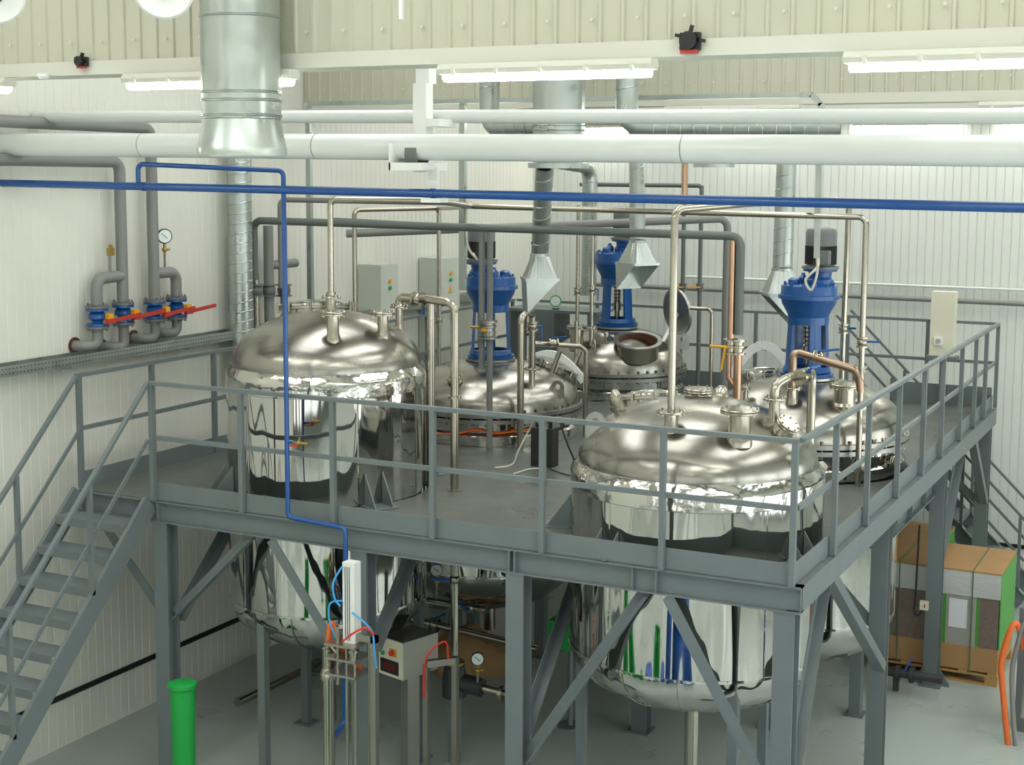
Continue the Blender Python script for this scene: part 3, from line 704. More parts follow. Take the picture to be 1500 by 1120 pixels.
# hanger bracket
x0 = at(615, 200, Y=-.2).x; p0 = at(615, 97, Y=-.15)
t = thing('pipe_hanger', 'white steel hanger holding the long pipes, left of the picture middle', 'bracket', (x0, -.2, 5.5))
B().bar((x0, -.15, ZF), (x0, -.15, 5.72), .12, .11, side=(0, 1, 0)).build('upright', 'white_paint', t)
B().box((x0-.06, -.16, 8.5), (x0+.06, -.04, ZF)).build('upper_post', 'white_paint', t)
B().box((x0+.05, -.2, 6.08), (x0+.18, .12, 6.14)).build('shelf_bracket', 'white_paint', t)
zb = at(630, 242, Y=-.45).z
B().box((x0-.07, -.56, zb-.04), (x0+.22, -.14, zb+.02)).build('saddle', 'white_paint', t)
B().box((x0-.07, -.56, zb-.04), (x0-.055, -.14, zb+.17)).build('side_cheek', 'white_paint', t)
xq = bl(630).x; zq = bl(630).z
B().bar((xq, Yp+.055, zb-.02), (xq, Yp+.055, zq-.02), .08, .03, side=(0, 1, 0)).build('drop_strap', 'white_paint', t)
B().box((xq-.05, Yp-.06, zq-.07), (xq+.12, Yp+.07, zq-.037)).build('blue_pipe_saddle', 'white_paint', t)

# left wall: four grey lines with blue valves
Xp = XW+.16
def ypix(px, py): return at(px, py, X=Xp)
G = 'grey pipes with blue valves on the left wall'
zt_ = at(180, 237, X=Xp).z
def wallvalve(par, y, z0, z1, lever):
    v = B().lathe((Xp, y, z0), [(.11, 0), (.11, .022), (.05, .024), (.055, .05), (.085, .07), (.085, .11), (.055, .15), (.05, z1-z0-.024), (.11, z1-z0-.022), (.11, z1-z0)], 24).build('valve', 'blue_paint', par)
    for zz in (z0-.028, z1+.003):
        B().disc((Xp, y, zz), .11, .024).build('flange', 'motor_grey', v)
        k = B()
        for j in range(6):
            a = 2*PI*(j+.5)/6; k.cyl((Xp+.09*math.cos(a), y+.09*math.sin(a), zz-.025), (Xp+.09*math.cos(a), y+.09*math.sin(a), zz+.05), .01, 6)
        k.build('bolts', 'motor_grey', v, kind='stuff')
    zc = (z0+z1)/2-.01
    B().box((Xp+.05, y+.02, zc-.035), (Xp+.13, y+.09, zc+.045)).build('gear_cover', 'yellow', v)
    h = B().bar((Xp+.12, y+.05, zc-.03), (Xp+.14, y+.05+lever, zc+.005), .035, .035); h.bar((Xp+.12, y, zc-.03), (Xp+.12, y+.1, zc-.03), .045, .05)
    h.build('lever', 'red_paint', v)
def wallpipe(label, px, pyf0, pyf1, py_bot, side, top):
    c = ypix(px, pyf1); y = c.y; zf0, zf1 = at(px, pyf0, X=Xp).z, c.z
    zb_ = at(px, py_bot, X=Xp).z
    lo = [V((Xp, y, zf1)), V((Xp, y, zb_)), V((Xp-.02, y-.14, zb_-.0)), V((XW+.004, y-.16, zb_))]
    o = B().tube(lo, .053, .07, 16).build('valved_pipe', 'grey_pipe'); tag(o, label, 'pipe', G)
    B().tube([V((Xp, y, zf0))]+top(y, zf0), .058, .1, 16).build('upper_pipe', 'grey_pipe', o)
    wallvalve(o, y, zf1+.03, zf0-.03, .42)
    B().lathe((XW+.004, y-.16, zb_), [(.05, 0), (.085, 0), (.085, .006), (.05, .006)], 20, (1, 0, 0), True).build('wall_hole', 'rust', o)
    return o, y, zf0
zA_, zB_ = at(180, 237, X=Xp).z, at(225, 188, X=Xp).z
y2 = ypix(181, 460).y; y3 = ypix(227, 455).y
o1, y1, z1 = wallpipe('leftmost grey valved pipe low on the left wall, looped into its neighbour', 143, 447, 481, 505, 1, lambda y, z: [V((Xp, y, z+.26)), V((Xp, y2, z+.27))])
o2, y2, z2 = wallpipe('second grey valved pipe on the left wall, rising and turning left', 181, 442, 475, 507, 1, lambda y, z: [V((Xp, y, zA_)), V((Xp, -1.6, zA_+.02))])
o3, y3, z3 = wallpipe('third grey valved pipe on the left wall, rising behind the white pipe', 227, 438, 470, 494, 1, lambda y, z: [V((Xp, y, zB_)), V((Xp, -1.6, zB_+.02))])
y4 = ypix(259, 450).y
o4, y4, z4 = wallpipe('rightmost grey valved pipe of the left wall group, looped left below the gauge', 259, 434, 467, 486, 1, lambda y, z: [V((Xp, y, z+.26)), V((Xp, y3, z+.27))])
def gauge(par_label, p, r, grp, facing=(1, -.9, 0), stem=.16, colour='black', cock=True):
    t = thing('pressure_gauge', par_label, 'gauge', p, grp); f = V(facing).normalized(); c = V(p)+V((0, 0, stem+r))
    B().lathe(c-f*.025, [(r, 0), (r*1.05, .01), (r*1.05, .045), (r*.93, .05)], 28, f).build('case', colour, t)
    dl = B().lathe(c+f*.02, [(r*.9, 0), (r*.9, .0065)], 28, f).build('dial', 'dial', t)
    n = f.cross(V((0, 0, 1))); B().bar(c+f*.0295-n*r*.4-V((0, 0, r*.3)), c+f*.0295+n*r*.45+V((0, 0, r*.4)), .006, .004, upv=f).build('needle', 'black', dl)
    B().cyl(p, V(p)+V((0, 0, stem*.6)), .012, 8).build('stem', 'grey_pipe', t)
    b = B().cyl(V(p)+V((0, 0, stem*.6)), V(p)+V((0, 0, stem+.01)), .016, 8)
    if cock: b.sphere(V(p)+V((0, 0, stem*.75)), .028, 8).cyl(V(p)+V((0, 0, stem*.75)), V(p)+V((.05, .03, stem*.75)), .012, 8)
    b.build('cock', 'brass', t); return t
gauge('round pressure gauge on the left wall pipes above the rightmost valve', (Xp, y4-.17, z4+.31), .075, 'pressure gauges', (1, -.75, 0), .26)
p = V((Xp, y1+.2, z1+.31)); t = thing('bleed_cock', 'brass bleed cock standing on the left loop of the wall pipes', 'valve', p)
B().cyl(p, p+V((0, 0, .17)), .014, 8).build('stem', 'grey_pipe', t); B().box(p+V((-.02, -.02, .17)), p+V((.02, .05, .25))).box(p+V((-.015, .0, .25)), p+V((.015, .03, .28))).build('cock', 'brass', t)
# conduit beside wall duct + cable tray
t = thing('cable_tray', 'long perforated galvanised cable tray along the left wall', 'cable tray', (XW+.15, 0, 3.85))
Xc = XW+.19; zt0 = at(170, 518, X=Xc).z; 
B().section((Xc-.08, -6.0, zt0), (Xc-.08, 8.9, zt0), [(-.1,-.05),(-.095,-.05),(-.095,-.045),(.095,-.045),(.1,-.05),(.1,.05),(.097,.05),(.097,-.042),(-.097,-.042),(-.1,.05)]).build('tray', 'galvanised', t)
hl = B()
for j in range(170):
    y = -2.2+j*.045
    for zz in (.022, -.022):
        hl.box((Xc+.0203, y, zt0+zz-.004), (Xc+.0215, y+.018, zt0+zz+.004))
hl.build('perforation', 'black', t, kind='stuff')
for y in (-1.5, .2, 2.0, 4.0, 6.0, 8.0): B().box((XW+.0, y-.02, zt0-.075), (Xc+.02, y+.02, zt0-.052)).build('bracket', 'galvanised', t)

# spiral duct helper
def duct(label, pts, r, fil=0, spiral=.13, m='galvanised', name='ventilation_duct', group=None, rings=()):
    o = B().tube(pts, r, fil, 40, cap=False).build(name, m); tag(o, label, 'duct', group)
    if spiral:
        k = B(); pts = [V(p) for p in pts]
        for i in range(len(pts)-1):
            a, b_ = pts[i], pts[i+1]; L = (b_-a).length; d = (b_-a).normalized(); e1 = d.orthogonal().normalized(); e2 = d.cross(e1)
            n = int(L/spiral)
            for j in range(n):
                h0 = (j+.3)*spiral
                if h0+spiral*.9 > L-(fil if i < len(pts)-2 else 0) or (i > 0 and h0 < fil): continue
                c = [a+d*(h0+.0+ .35*r*math.cos(q*2*PI/24)*.5)+(e1*math.cos(q*2*PI/24)+e2*math.sin(q*2*PI/24))*(r+.001) for q in range(25)]
                k.tube(c, .006, n=5, cap=False)
        if k.v: k.build('spiral_seam', m, o)
    for p, d in rings:
        B().lathe(V(p), [(r, 0), (r+.008, .004), (r+.008, .03), (r, .034)], 40, d, True).build('joint_band', m, o)
    return o
p = at(350, 240, X=XW+.22)
duct('tall spiral silver duct standing against the left wall', [V((XW+.22, p.y, 6.6)), V((XW+.22, p.y, 3.3))], .135, spiral=.11)
# hanging duct near camera
c0 = at(355, 232, Y=-2.35); cx_, cy_ = c0.x, -2.35
z_ = lambda py: at(355, py, Y=-2.35).z
t = thing('hanging_duct', 'big silver duct with a flared mouth hanging at the upper left', 'duct', (cx_, cy_, z_(232)))
R_ = .263
B().lathe((cx_, cy_, 0), [(R_*1.14, z_(228)), (R_*1.14, z_(218)), (R_*1.12, z_(216)), (R_*.985, z_(175)), (R_*.965, z_(175)), (R_*1.1, z_(216)), (R_*1.12, z_(228))], 56, close=True).build('flared_mouth', 'galvanised', t)
B().lathe((cx_, cy_, 0), [(R_, z_(174)), (R_, 8.4), (R_-.01, 8.4), (R_-.01, z_(174))], 56, close=True).build('barrel', 'galvanised', t)
for py in (28, 138, 150, 172): B().lathe((cx_, cy_, z_(py)), [(R_-.003, 0), (R_+.008, .006), (R_+.003, .012), (R_+.008, .018), (R_-.003, .024)], 56, close=True).build('swage_ring', 'galvanised', t)
a = -PI/2-.55; B().bar((cx_+R_*math.cos(a), cy_+R_*math.sin(a), z_(28)), (cx_+R_*math.cos(a), cy_+R_*math.sin(a), z_(138)), .02, .006, side=(math.cos(a), math.sin(a), 0)).build('lock_seam', 'galvanised', t)
# ducts between the girders
d2 = at(818, 241, Y=2.7); x2 = d2.x
o = duct('wide silver duct coming down behind the white pipes, centre', [V((x2, 2.7, 8.4)), V((x2, 2.7, d2.z+.02))], .255, spiral=0)
B().lathe((x2, 2.7, d2.z-.035), [(.05, 0), (.30, 0), (.30, .05), (.05, .05)], 48, close=False).build('bottom_collar', 'galvanised', o)
for py in (192, 185): B().lathe((x2, 2.7, at(818, py, Y=2.7).z), [(.255, 0), (.265, .006), (.255, .012)], 48, close=True).build('swage_ring', 'galvanised', o)
p = at(717, 160, Y=3.2); zz = at(717, 186, Y=3.2).z
duct('slim spiral duct bending right into the wide central duct', [V((p.x, 3.2, 8.4)), V((p.x, 3.2, zz)), V((x2, 2.75, zz))], .103, .16, spiral=.16, group='slim spiral ducts between the girders')
p = at(918, 160, Y=3.0); zz = at(930, 184, Y=3.0).z
duct('spiral duct bending right into a long level run behind the white pipe', [V((p.x, 3.0, 8.4)), V((p.x, 3.0, zz)), V((p.x+2.0, 3.4, zz))], .11, .17, spiral=.13, group='slim spiral ducts between the girders')
p = at(1046, 241, Y=5.2); o = B().lathe((p.x, 5.2, p.z-.03), [(.05, 0), (.23, 0), (.23, .04), (.17, .05), (.17, 2.6)], 40); tag(o.build('duct_end', 'galvanised'), 'round silver duct end with a collar under the white pipe, right of centre', 'duct')

# extraction hoods
def hood(label, top, neck_z, cz, bz, r, w, ang, drop, group='extraction hoods on spiral ducts'):
    """top: duct start point, neck at (x,y,neck_z); square flange at cz; slanted scoop down to bz"""
    top = V(top[0]); nx, ny = drop
    t = thing('extraction_hood', label, 'hood', (nx, ny, bz), group)
    dct = B().tube([top, V((nx, ny, neck_z+.02))], r, 0, 32, cap=False).build('duct', 'galvanised', t)
    k = B(); a = top; b_ = V((nx, ny, neck_z)); d = (b_-a).normalized(); e1 = d.orthogonal().normalized(); e2 = d.cross(e1); L = (b_-a).length; n = int(L/.14)*24
    k.tube([a+d*(L*q/n)+(e1*math.cos(q*2*PI/24)+e2*math.sin(q*2*PI/24))*(r+.001) for q in range(n)], .005, n=5, cap=False)
    k.build('spiral_seam', 'galvanised', dct)
    B().lathe((nx, ny, neck_z-.03), [(r+.002, 0), (r+.012, .005), (r+.012, .035), (r+.002, .04)], 32, close=True).build('joint_band', 'galvanised', dct)
    u = V((math.cos(ang), math.sin(ang), 0)); v = V((-u.y, u.x, 0)); o = V((nx, ny, 0)); h = w/2
    N = 32; ring = []; sq = []
    for i in range(N):
        th = 2*PI*(i+.5)/N; cs, sn = math.cos(th), math.sin(th); m = max(abs(cs), abs(sn))
        ring.append(o+(u*cs+v*sn)*r+V((0, 0, neck_z))); sq.append(o+(u*cs/m+v*sn/m)*h+V((0, 0, cz)))
    kk = B().add(ring+sq, [[i, (i+1) % N, N+(i+1) % N, N+i] for i in range(N)]); kk.build('transition', 'galvanised', t, smooth=False)
    c4 = [o+u*h+v*h, o-u*h+v*h, o-u*h-v*h, o+u*h-v*h]; fr = B()
    for i in range(4): fr.bar(c4[i]+V((0, 0, cz)), c4[(i+1) % 4]+V((0, 0, cz)), .02, .03)
    fr.build('flange_frame', 'galvanised', t)
    # scoop: three sides closed, mouth slants from the +u edge down to the -u edge
    q = [p_+V((0, 0, cz-.01)) for p_ in c4]; lo = [c4[1]+u*.05*w+V((0, 0, bz)), c4[2]+u*.05*w+V((0, 0, bz))]
    th_ = .006
    s = B().add([q[0], q[1], q[2], q[3], lo[0], lo[1]], [(1, 2, 5, 4), (0, 1, 4), (3, 5, 2)])
    so = s.build('scoop', 'galvanised', t, smooth=False); md = so.modifiers.new('thick', 'SOLIDIFY'); md.thickness = th_
    return t
n1 = at(791, 372, Y=3.45); f1 = at(791, 408, Y=3.45); g1 = at(781, 455, Y=3.45); top1 = at(798, 243, Y=2.9)
t = hood('light grey extraction hood hanging from the wide central duct', (top1,), n1.z, f1.z, g1.z, .093, .34, .62, (n1.x, 3.45))
q = at(789, 356, Y=3.35); B().cyl(q, q+V((.01, -.04, 0)), .03, 12).bar(q+V((-.07, -.03, 0)), q+V((.03, -.03, 0)), .02, .02).build('damper_knob', 'black', t)
n2 = at(934, 352, Y=6.3); f2 = at(934, 386, Y=6.3); g2 = at(930, 424, Y=6.3)
p = at(931, 245, Y=6.3)
hood('grey extraction hood by the rear agitator, mouth facing right', (V((p.x, 6.3, 6.3)),), n2.z, f2.z, g2.z, .095, .38, -.55, (n2.x, 6.3))
n3 = at(1150, 393, Y=5.75); f3 = at(1142, 430, Y=5.75); g3 = at(1140, 482, Y=5.75); 
hood('silver extraction hood behind the right blue agitator', (V((at(1153, 245, Y=5.75).x, 5.75, 6.4)),), n3.z, f3.z, g3.z, .112, .40, PI+.55, (n3.x-.03, 5.75))
p = at(864, 260, Y=8.3); zz = at(864, 244, Y=8.3).z
duct('silver duct with an elbow behind the centre, going down to the rear', [V((p.x-.1, 7.2, zz+.1)), V((p.x, 8.3, zz)), V((p.x, 8.3, 4.0))], .105, .2, spiral=.16)
# galvanised conduit on the girder
Yc = 3.95
p0, p1, p2 = at(452, 152, Y=Yc), at(675, 146, Y=Yc), at(1205, 136, Y=Yc); zc_ = p0.z
xr = at(1203, 150, Y=Yc).x
t = thing('cable_conduit', 'galvanised square conduit along the rear girder with three drops', 'conduit', (p1.x, Yc, zc_))
B().bar((p0.x, Yc, zc_), (xr-.1, Yc, zc_), .05, .05).build('level_run', 'galvanised', t)
B().bar((xr-.1, Yc, zc_), (xr, Yc, zc_-.1), .05, .05).build('corner', 'galvanised', t)
B().bar((p0.x, Yc, zc_-.02), (p0.x, Yc, 3.95), .06, .06, side=(0, 1, 0)).build('drop', 'galvanised', t)
B().bar((p1.x, Yc+.05, zc_-.02), (p1.x, Yc+.05, at(675, 425, Y=Yc).z), .07, .06, side=(0, 1, 0)).build('drop', 'galvanised', t)
B().bar((xr, Yc, zc_-.08), (xr, Yc, at(1203, 378, Y=Yc).z), .05, .05, side=(0, 1, 0)).build('drop', 'galvanised', t)
# motor cables
def cable(label, pts, r, m, name='cable', group=None, n=6):
    # smooth Catmull-Rom curve through pts
    P = [V(p) for p in pts]; out = []
    for i in range(len(P)-1):
        a, b_, c, d = P[max(i-1, 0)], P[i], P[i+1], P[min(i+2, len(P)-1)]
        for j in range(8):
            t = j/8; out.append(.5*((2*b_)+(c-a)*t+(2*a-5*b_+4*c-d)*t*t+(3*b_-a-3*c+d)*t**3))
    out.append(P[-1]); o = B().tube(out, r, 0, n).build(name, m); tag(o, label, 'cable', group); return o
ze = at(1203, 378, Y=Yc).z
cable('cream cable looping from the conduit to the right agitator motor', [(xr, Yc, ze+.02), (xr+.01, Yc, ze-.15), (xr-.05, Yc+.02, ze-.32), (xr-.11, Yc+.02, ze-.22), (xr-.02, Yc+.1, ze-.1), (mE.x+.02, mE.y-.16, mE.z)], .014, 'cable_white', name='motor_cable')
zb2 = at(690, 380, Y=Yc).z; xb2 = p1.x+.05
cable('cream cable looping down beside the middle agitator motor', [(xb2, Yc+.05, 5.55), (xb2, Yc+.05, zb2+.2), (xb2+.1, Yc+.1, zb2), (mB.x+.0, mB.y-.2, mB.z-.02)], .014, 'cable_white', name='motor_cable')

# ---- process pipes
pr_ = .026
p1a = V((tA4.x, tA4.y, tA4.z-.03)); zt1 = at(479, 291, Y=p1a.y).z
e1_ = at(655, 289, Y=1.9)
pipe('stainless pipe rising from the left tank top and turning right under the blue pipe', [p1a, V((p1a.x, p1a.y, zt1)), V((e1_.x, p1a.y+.35, zt1-.01)), at(690, 302, Y=3.64)], .029, 'pipe_steel', .07, clamps=[((p1a.x, p1a.y, p1a.z+.05), (0, 0, 1))])
q = at(520, 445, X=-6.5); zt2 = at(522, 299, X=-6.5).z; q2 = at(650, 303, X=-6.2)
p645 = at(643, 600, Z=2.75)
zz2 = at(650, 305, Y=p645.y).z
pipe('stainless pipe loop behind the left tank dropping again beside the second cabinet', [V((q.x, q.y, 3.0)), V((q.x, q.y, zz2)), V((p645.x, p645.y, zz2)), V((p645.x, p645.y, 2.72))], .027, 'pipe_steel', .07,
     valves=[((p645.x, p645.y, at(645, 468, Y=p645.y).z), (0, 0, 1), .03, dict(hand=None))])
# P3 from the front right tank up, back and down behind the right agitator
s0 = V((tD1.x, tD1.y, tD1.z-.03)); z3 = at(987, 307, Y=s0.y).z
e3 = V((tE5.x+.02, tE5.y, 0)); z3b = at(1224, 293, Y=e3.y).z
pipe('stainless pipe rising from the front right tank and looping over to the right vessel', [s0, V((s0.x, s0.y, z3)), V((s0.x+.33, s0.y+.7, z3+.04)), V((e3.x-.1, e3.y, z3b)), V((e3.x, e3.y, z3b-.02)), V((tE5.x, tE5.y, tE5.z-.03))], .031, 'pipe_steel', .075,
     valves=[((tE5.x, tE5.y, at(1218, 480, Y=e3.y).z), (0, 0, 1), .034, dict(hand=(1, 0, 0), hm='blue_paint', hl=.12))])
# P4 right front drop
f4 = at(1256, 712, Z=H); z4_ = at(1262, 318, Y=f4.y).z; zl = at(700, 303, Y=f4.y+.3).z
pipe('long stainless pipe from the middle across to the drop right of the blue agitator', [V((f4.x, f4.y, H)), V((f4.x, f4.y, z4_)), V((at(690, 302, Y=f4.y).x, f4.y, at(690, 302, Y=f4.y).z)), V((p645.x, p645.y, zz2))], .029, 'pipe_steel', .075,
     valves=[((f4.x, f4.y, at(1262, 501, Y=f4.y).z), (0, 0, 1), .034, dict(hand=(1, .2, 0), hm='blue_paint'))], clamps=[((f4.x, f4.y, at(1260, 590, Y=f4.y).z), (0, 0, 1))])
# P12 brownish steel goose neck joining the drop
zg = at(1195, 524, Y=f4.y+.02).z
pipe('warm toned goose neck pipe in front of the right blue agitator', [V((tE2.x, tE2.y, tE2.z-.03)), V((tE2.x, tE2.y, zg)), V((tE2.x+.05, tE2.y+.02, zg+.02)), V((f4.x-.02, f4.y, zg-.10)), V((f4.x, f4.y, zg-.3))], .04, 'warm_steel', .1,
     valves=[((tE2.x+.26, tE2.y+.0, zg-.01), (1, 0, -.13), .042, dict(hand=(.9, .3, .1), hl=.2))])
# P11 goose neck at front right tank
g0 = V((tD4.x, tD4.y, tD4.z-.03)); zq = at(1150, 561, Y=g0.y).z; g1_ = at(1187, 640, Y=g0.y+.75)
pipe('stainless goose neck pipe leaving the front right tank to the right', [g0, V((g0.x, g0.y, zq-.02)), V((g0.x+.06, g0.y+.12, zq+.02)), V((g1_.x, g1_.y, zq+.02)), V((g1_.x, g1_.y, H))], .038, 'pipe_steel', .09,
     valves=[((g0.x+.14, g0.y+.31, zq+.02), (.3, 1, 0), .04, dict(hand=(.2, 1, 0)))])
# P5 C nozzle droppers
for n_, (px, py, tc_, lb) in enumerate(((832, 300, tC1, 'thin stainless pipe dropping onto the rear vessel, left one'), (865, 286, tC2, 'thin stainless pipe with a blue valve dropping onto the rear vessel, right one'))):
    z5 = at(px, py, Y=tc_.y).z
    pipe(lb, [V((tc_.x, tc_.y, tc_.z-.02)), V((tc_.x, tc_.y, z5))], .026, 'pipe_steel', valves=[((tc_.x, tc_.y, at(px, 426 if n_ == 0 else 423, Y=tc_.y).z), (0, 0, 1), .032, dict(hand=None if n_ == 0 else (0, 0, -1)))], group='droppers to the rear vessel')
# grey manifold from left wall valves to the right drop
ga = at(372, 335, X=XW+.25); Ym = ga.y; gb = at(1085, 349, Y=Ym)
zga = at(385, 323, Y=Ym).z
og = pipe('dark grey manifold from the left wall across to a drop left of the right agitator', [V((ga.x, Ym, at(372, 410, Y=Ym).z)), V((ga.x, Ym, zga)), V((gb.x, Ym, gb.z+.02)), V((gb.x, Ym, at(1083, 490, Y=Ym).z))], .042, 'dark_pipe', .1)
q = at(1075, 508, Y=Ym); xg = gb.x
t = thing('flanged_valve', 'flanged valve with yellow handles at the foot of the grey manifold drop', 'valve', q, 'flanged valves on grey pipes')
for k_, dx in enumerate((-.075, 0)):
    B().lathe((xg+dx, Ym, q.z-.07), [(.075, 0), (.075, .02), (.05, .025), (.05, .06), (.068, .065), (.068, .085), (.05, .09), (.05, .12), (.075, .125), (.075, .145)], 24).build('body', 'pipe_steel', t)
B().cyl((xg-.08, Ym-.06, q.z), (xg-.25, Ym-.1, q.z+.01), .014, 8).bar((xg-.1, Ym-.09, q.z), (xg-.13, Ym-.1, q.z-.22), .016, .02).build('handle', 'yellow', t)
pipe('warm light tinted steel pipe pair below the yellow handled valve', [V((xg, Ym, q.z-.07)), V((xg, Ym, dome_z('D', xg, 2.0)-.3)),], .04, 'warm_lit_steel')
zz = at(1066, 545, Y=Ym).z
pipe('warm light tinted steel riser beside the grey manifold drop', [V((xg+.0, Ym, zz-.16)), V((xg-.09, Ym, zz-.05)), V((xg-.09, Ym, q.z-.07))], .026, 'warm_lit_steel', .05)
pipe('warm light tinted steel vertical pipe running up beside the grey drop', [V((xg-.075, Ym, q.z+.07)), V((xg-.075, Ym, gb.z-.02))], .034, 'warm_lit_steel')
q = at(1003, 240, Y=3.6); q2 = at(1003, 284, Y=3.6)
pipe('short warm light tinted steel stub hanging below the thick white pipe', [V((q.x, 3.6, at(1003, 214, Y=3.6).z)), V((q2.x, 3.6, q2.z-.1))], .03, 'warm_lit_steel')
# pair of grey droppers by the middle agitator
f6 = at(711, 655, Z=H); z6 = at(711, 334, Y=f6.y).z
for k_, dx in enumerate((-.05, .05)):
    zz = H if dx > 0 else at(707, 540, Y=f6.y).z
    pipe('grey upright pipe before the middle agitator, %s of a close pair' % ('left' if k_ == 0 else 'right'), [V((f6.x+dx-.0, f6.y, zz)), V((f6.x+dx, f6.y, z6))], .034, 'grey_pipe', group='close pair of grey droppers')
q = V((f6.x+.03, f6.y, at(711, 482, Y=f6.y).z))
t = thing('flanged_valve', 'flanged valve on the grey pipe pair in front of the middle agitator', 'valve', q, 'flanged valves on grey pipes')
B().lathe(q-V((0, 0, .10)), [(.1, 0), (.1, .02), (.07, .03), (.07, .05), (.09, .055), (.09, .075), (.07, .08), (.07, .12), (.09, .125), (.09, .145), (.07, .15), (.07, .17), (.1, .175), (.1, .2)], 24).build('body', 'flange_steel', t)
B().box(q+V((-.03, -.1, -.015)), q+V((.03, -.07, .02))).build('plate', 'yellow', t); B().cyl(q+V((-.07, 0, .02)), q+V((-.2, -.03, .02)), .016, 8).build('handle', 'brass', t)
pipe('grey level header feeding the pair of droppers', [V((f6.x-.08, f6.y, z6-.0)), V((f6.x-.4, f6.y-.1, z6+.01)), V((f6.x-1.9, f6.y-.2, z6+.05))], .034, 'dark_pipe')
# P7 from tank A to the deck and below
a0 = V((tA3.x, tA3.y, tA3.z-.03)); f7 = at(666, 718, Z=H); z7 = at(640, 441, Y=f7.y).z; za = at(600, 436, Y=a0.y).z
pipe('thick stainless pipe curving from the left tank over and down through the deck', [a0, V((a0.x, a0.y, za)), V((a0.x+.25, a0.y+.0, za)), V((f7.x, f7.y, za-.02)), V((f7.x, f7.y, 1.02))], .04, 'pipe_steel', .1,
     valves=[(V((a0.x, a0.y, za)).lerp(V((f7.x, f7.y, za-.02)), .35), V((f7.x-a0.x, f7.y-a0.y, 0)), .042, dict(hand=(0, 0, -1)))],
     clamps=[((a0.x, a0.y, a0.z+.03), (0, 0, 1)), ((f7.x, f7.y, H+.9), (0, 0, 1))])
tag(B().disc((f7.x, f7.y, H), .07, .008).build('pipe_collar', 'pipe_steel'), 'round collar where the thick stainless pipe passes the deck', 'collar')
p = at(631, 446, Y=f7.y+.1); pipe('straight stainless pipe just left of the thick curved pipe', [V((p.x, f7.y+.1, za-.03)), V((p.x, f7.y+.1, H))], .04, 'pipe_steel')
# P8 / P9 at the middle vessel
f8 = at(762, 657, Z=H); b8 = V((tB1.x, tB1.y, tB1.z-.03)); z8 = at(778, 456, Y=b8.y).z
pipe('stainless pipe bridging from the middle vessel forward to the deck', [b8, V((b8.x, b8.y, z8+.03)), V((f8.x, f8.y, z8-.02)), V((f8.x, f8.y, H))], .038, 'pipe_steel', .09,
     valves=[((b8.x, b8.y, at(781, 478, Y=b8.y).z), (0, 0, 1), .04, dict(hand=(0, 0, -1)))])
f9 = at(857, 640, Z=H); z9 = at(800, 504, Y=b8.y).z; e9 = at(845, 506, Y=f9.y)
pipe('thin stainless branch running right from the bridging pipe and down', [V((b8.x, b8.y, z9)), V((f9.x-.05, f9.y-.05, e9.z)), V((f9.x, f9.y, e9.z-.06)), V((f9.x, f9.y, H))], .028, 'pipe_steel', .07,
     valves=[((b8.x+.2, b8.y+.14, z9-.0), (1, .75, 0), .03, dict(hand=(1, .7, .1)))])
p = at(843, 560, Y=6.35); pipe('thin stainless upright behind the branch pipe', [V((p.x, p.y, H)), V((p.x, p.y, at(842, 470, Y=p.y).z))], .025, 'pipe_steel')
p = at(1040, 590, Z=H); zz = at(1030, 452, Y=p.y).z
pipe('stainless pipe with an elbow right of the open lid', [V((p.x-.3, p.y, zz)), V((p.x, p.y, zz)), V((p.x, p.y, H))], .025, 'pipe_steel', .07)
# grey droppers at the back with yellow levers
for px, dy, lb in ((1000, 0, 'left'), (1025, .0, 'right')):
    p = at(px, 420, Y=8.8); z0 = H if px == 1025 else at(px, 432, Y=8.8).z
    pipe('dark grey dropper at the back with a yellow lever, %s one' % lb, [V((p.x, 8.8, z0)), V((p.x, 8.8, at(px, 272, Y=8.8).z))], .03, 'dark_pipe',
         valves=[((p.x, 8.8, p.z), (0, 0, 1), .036, dict(hand=(-1, -.3, 0), hm='yellow', body='motor_grey'))], group='grey droppers with yellow levers')
z10 = at(1040, 272, Y=8.8).z
pipe('dark thin pipe running level above the rear vessel', [V((at(850, 281, Y=8.8).x, 8.8, z10)), V((at(1028, 281, Y=8.8).x, 8.8, z10)), V((at(1028, 281, Y=8.8).x, 8.8, z10-.3))], .03, 'dark_pipe', .06)
# rear wall level pipe
p0, p1 = at(960, 420, Y=YB-.12), at(1560, 441, Y=YB-.12)
pipe('grey level pipe fixed along the back wall', [V((p0.x-1.2, YB-.12, p0.z)), V((3.5, YB-.12, p0.z-.02))], .035, 'grey_pipe')
p0 = at(1000, 405, Y=YB-.1); pipe('thin white conduit along the back wall above the grey pipe', [V((p0.x, YB-.06, p0.z)), V((3.5, YB-.06, p0.z))], .02, 'white_pipe')
# group of insulated droppers with valves on the left wall behind the tank
for j, (px, r) in enumerate(((375, .035), (394, .058), (416, .045))):
    q = at(px, 420, X=XW+.25); z0, z1 = at(px, 455, X=XW+.25).z, at(px, 330, X=XW+.25).z
    if j == 0: z1 = at(px, 400, X=XW+.25).z
    pipe('grey valved dropper on the left wall behind the big tank, %s' % ('leftmost', 'middle', 'rightmost')[j], [V((q.x, q.y, z0-.4)), V((q.x, q.y, z1))], r, 'grey_pipe' if j != 0 else 'pipe_steel',
         valves=[((q.x, q.y, at(px, 425, X=XW+.25).z), (0, 0, 1), .055, dict(hand=(.3, 1, -.6), hm='yellow', body='motor_grey', L=.14))], group='valved droppers behind the left tank')
q = at(410, 290, X=XW+.3); pipe('grey upright beside the blue drop pipe, turning right at the top', [V((q.x, q.y, at(424, 420, X=q.x).z)), V((q.x, q.y, at(424, 292, X=q.x).z)), V((q.x+2.2, q.y+.0, at(424, 292, X=q.x).z))], .03, 'grey_pipe', .08)
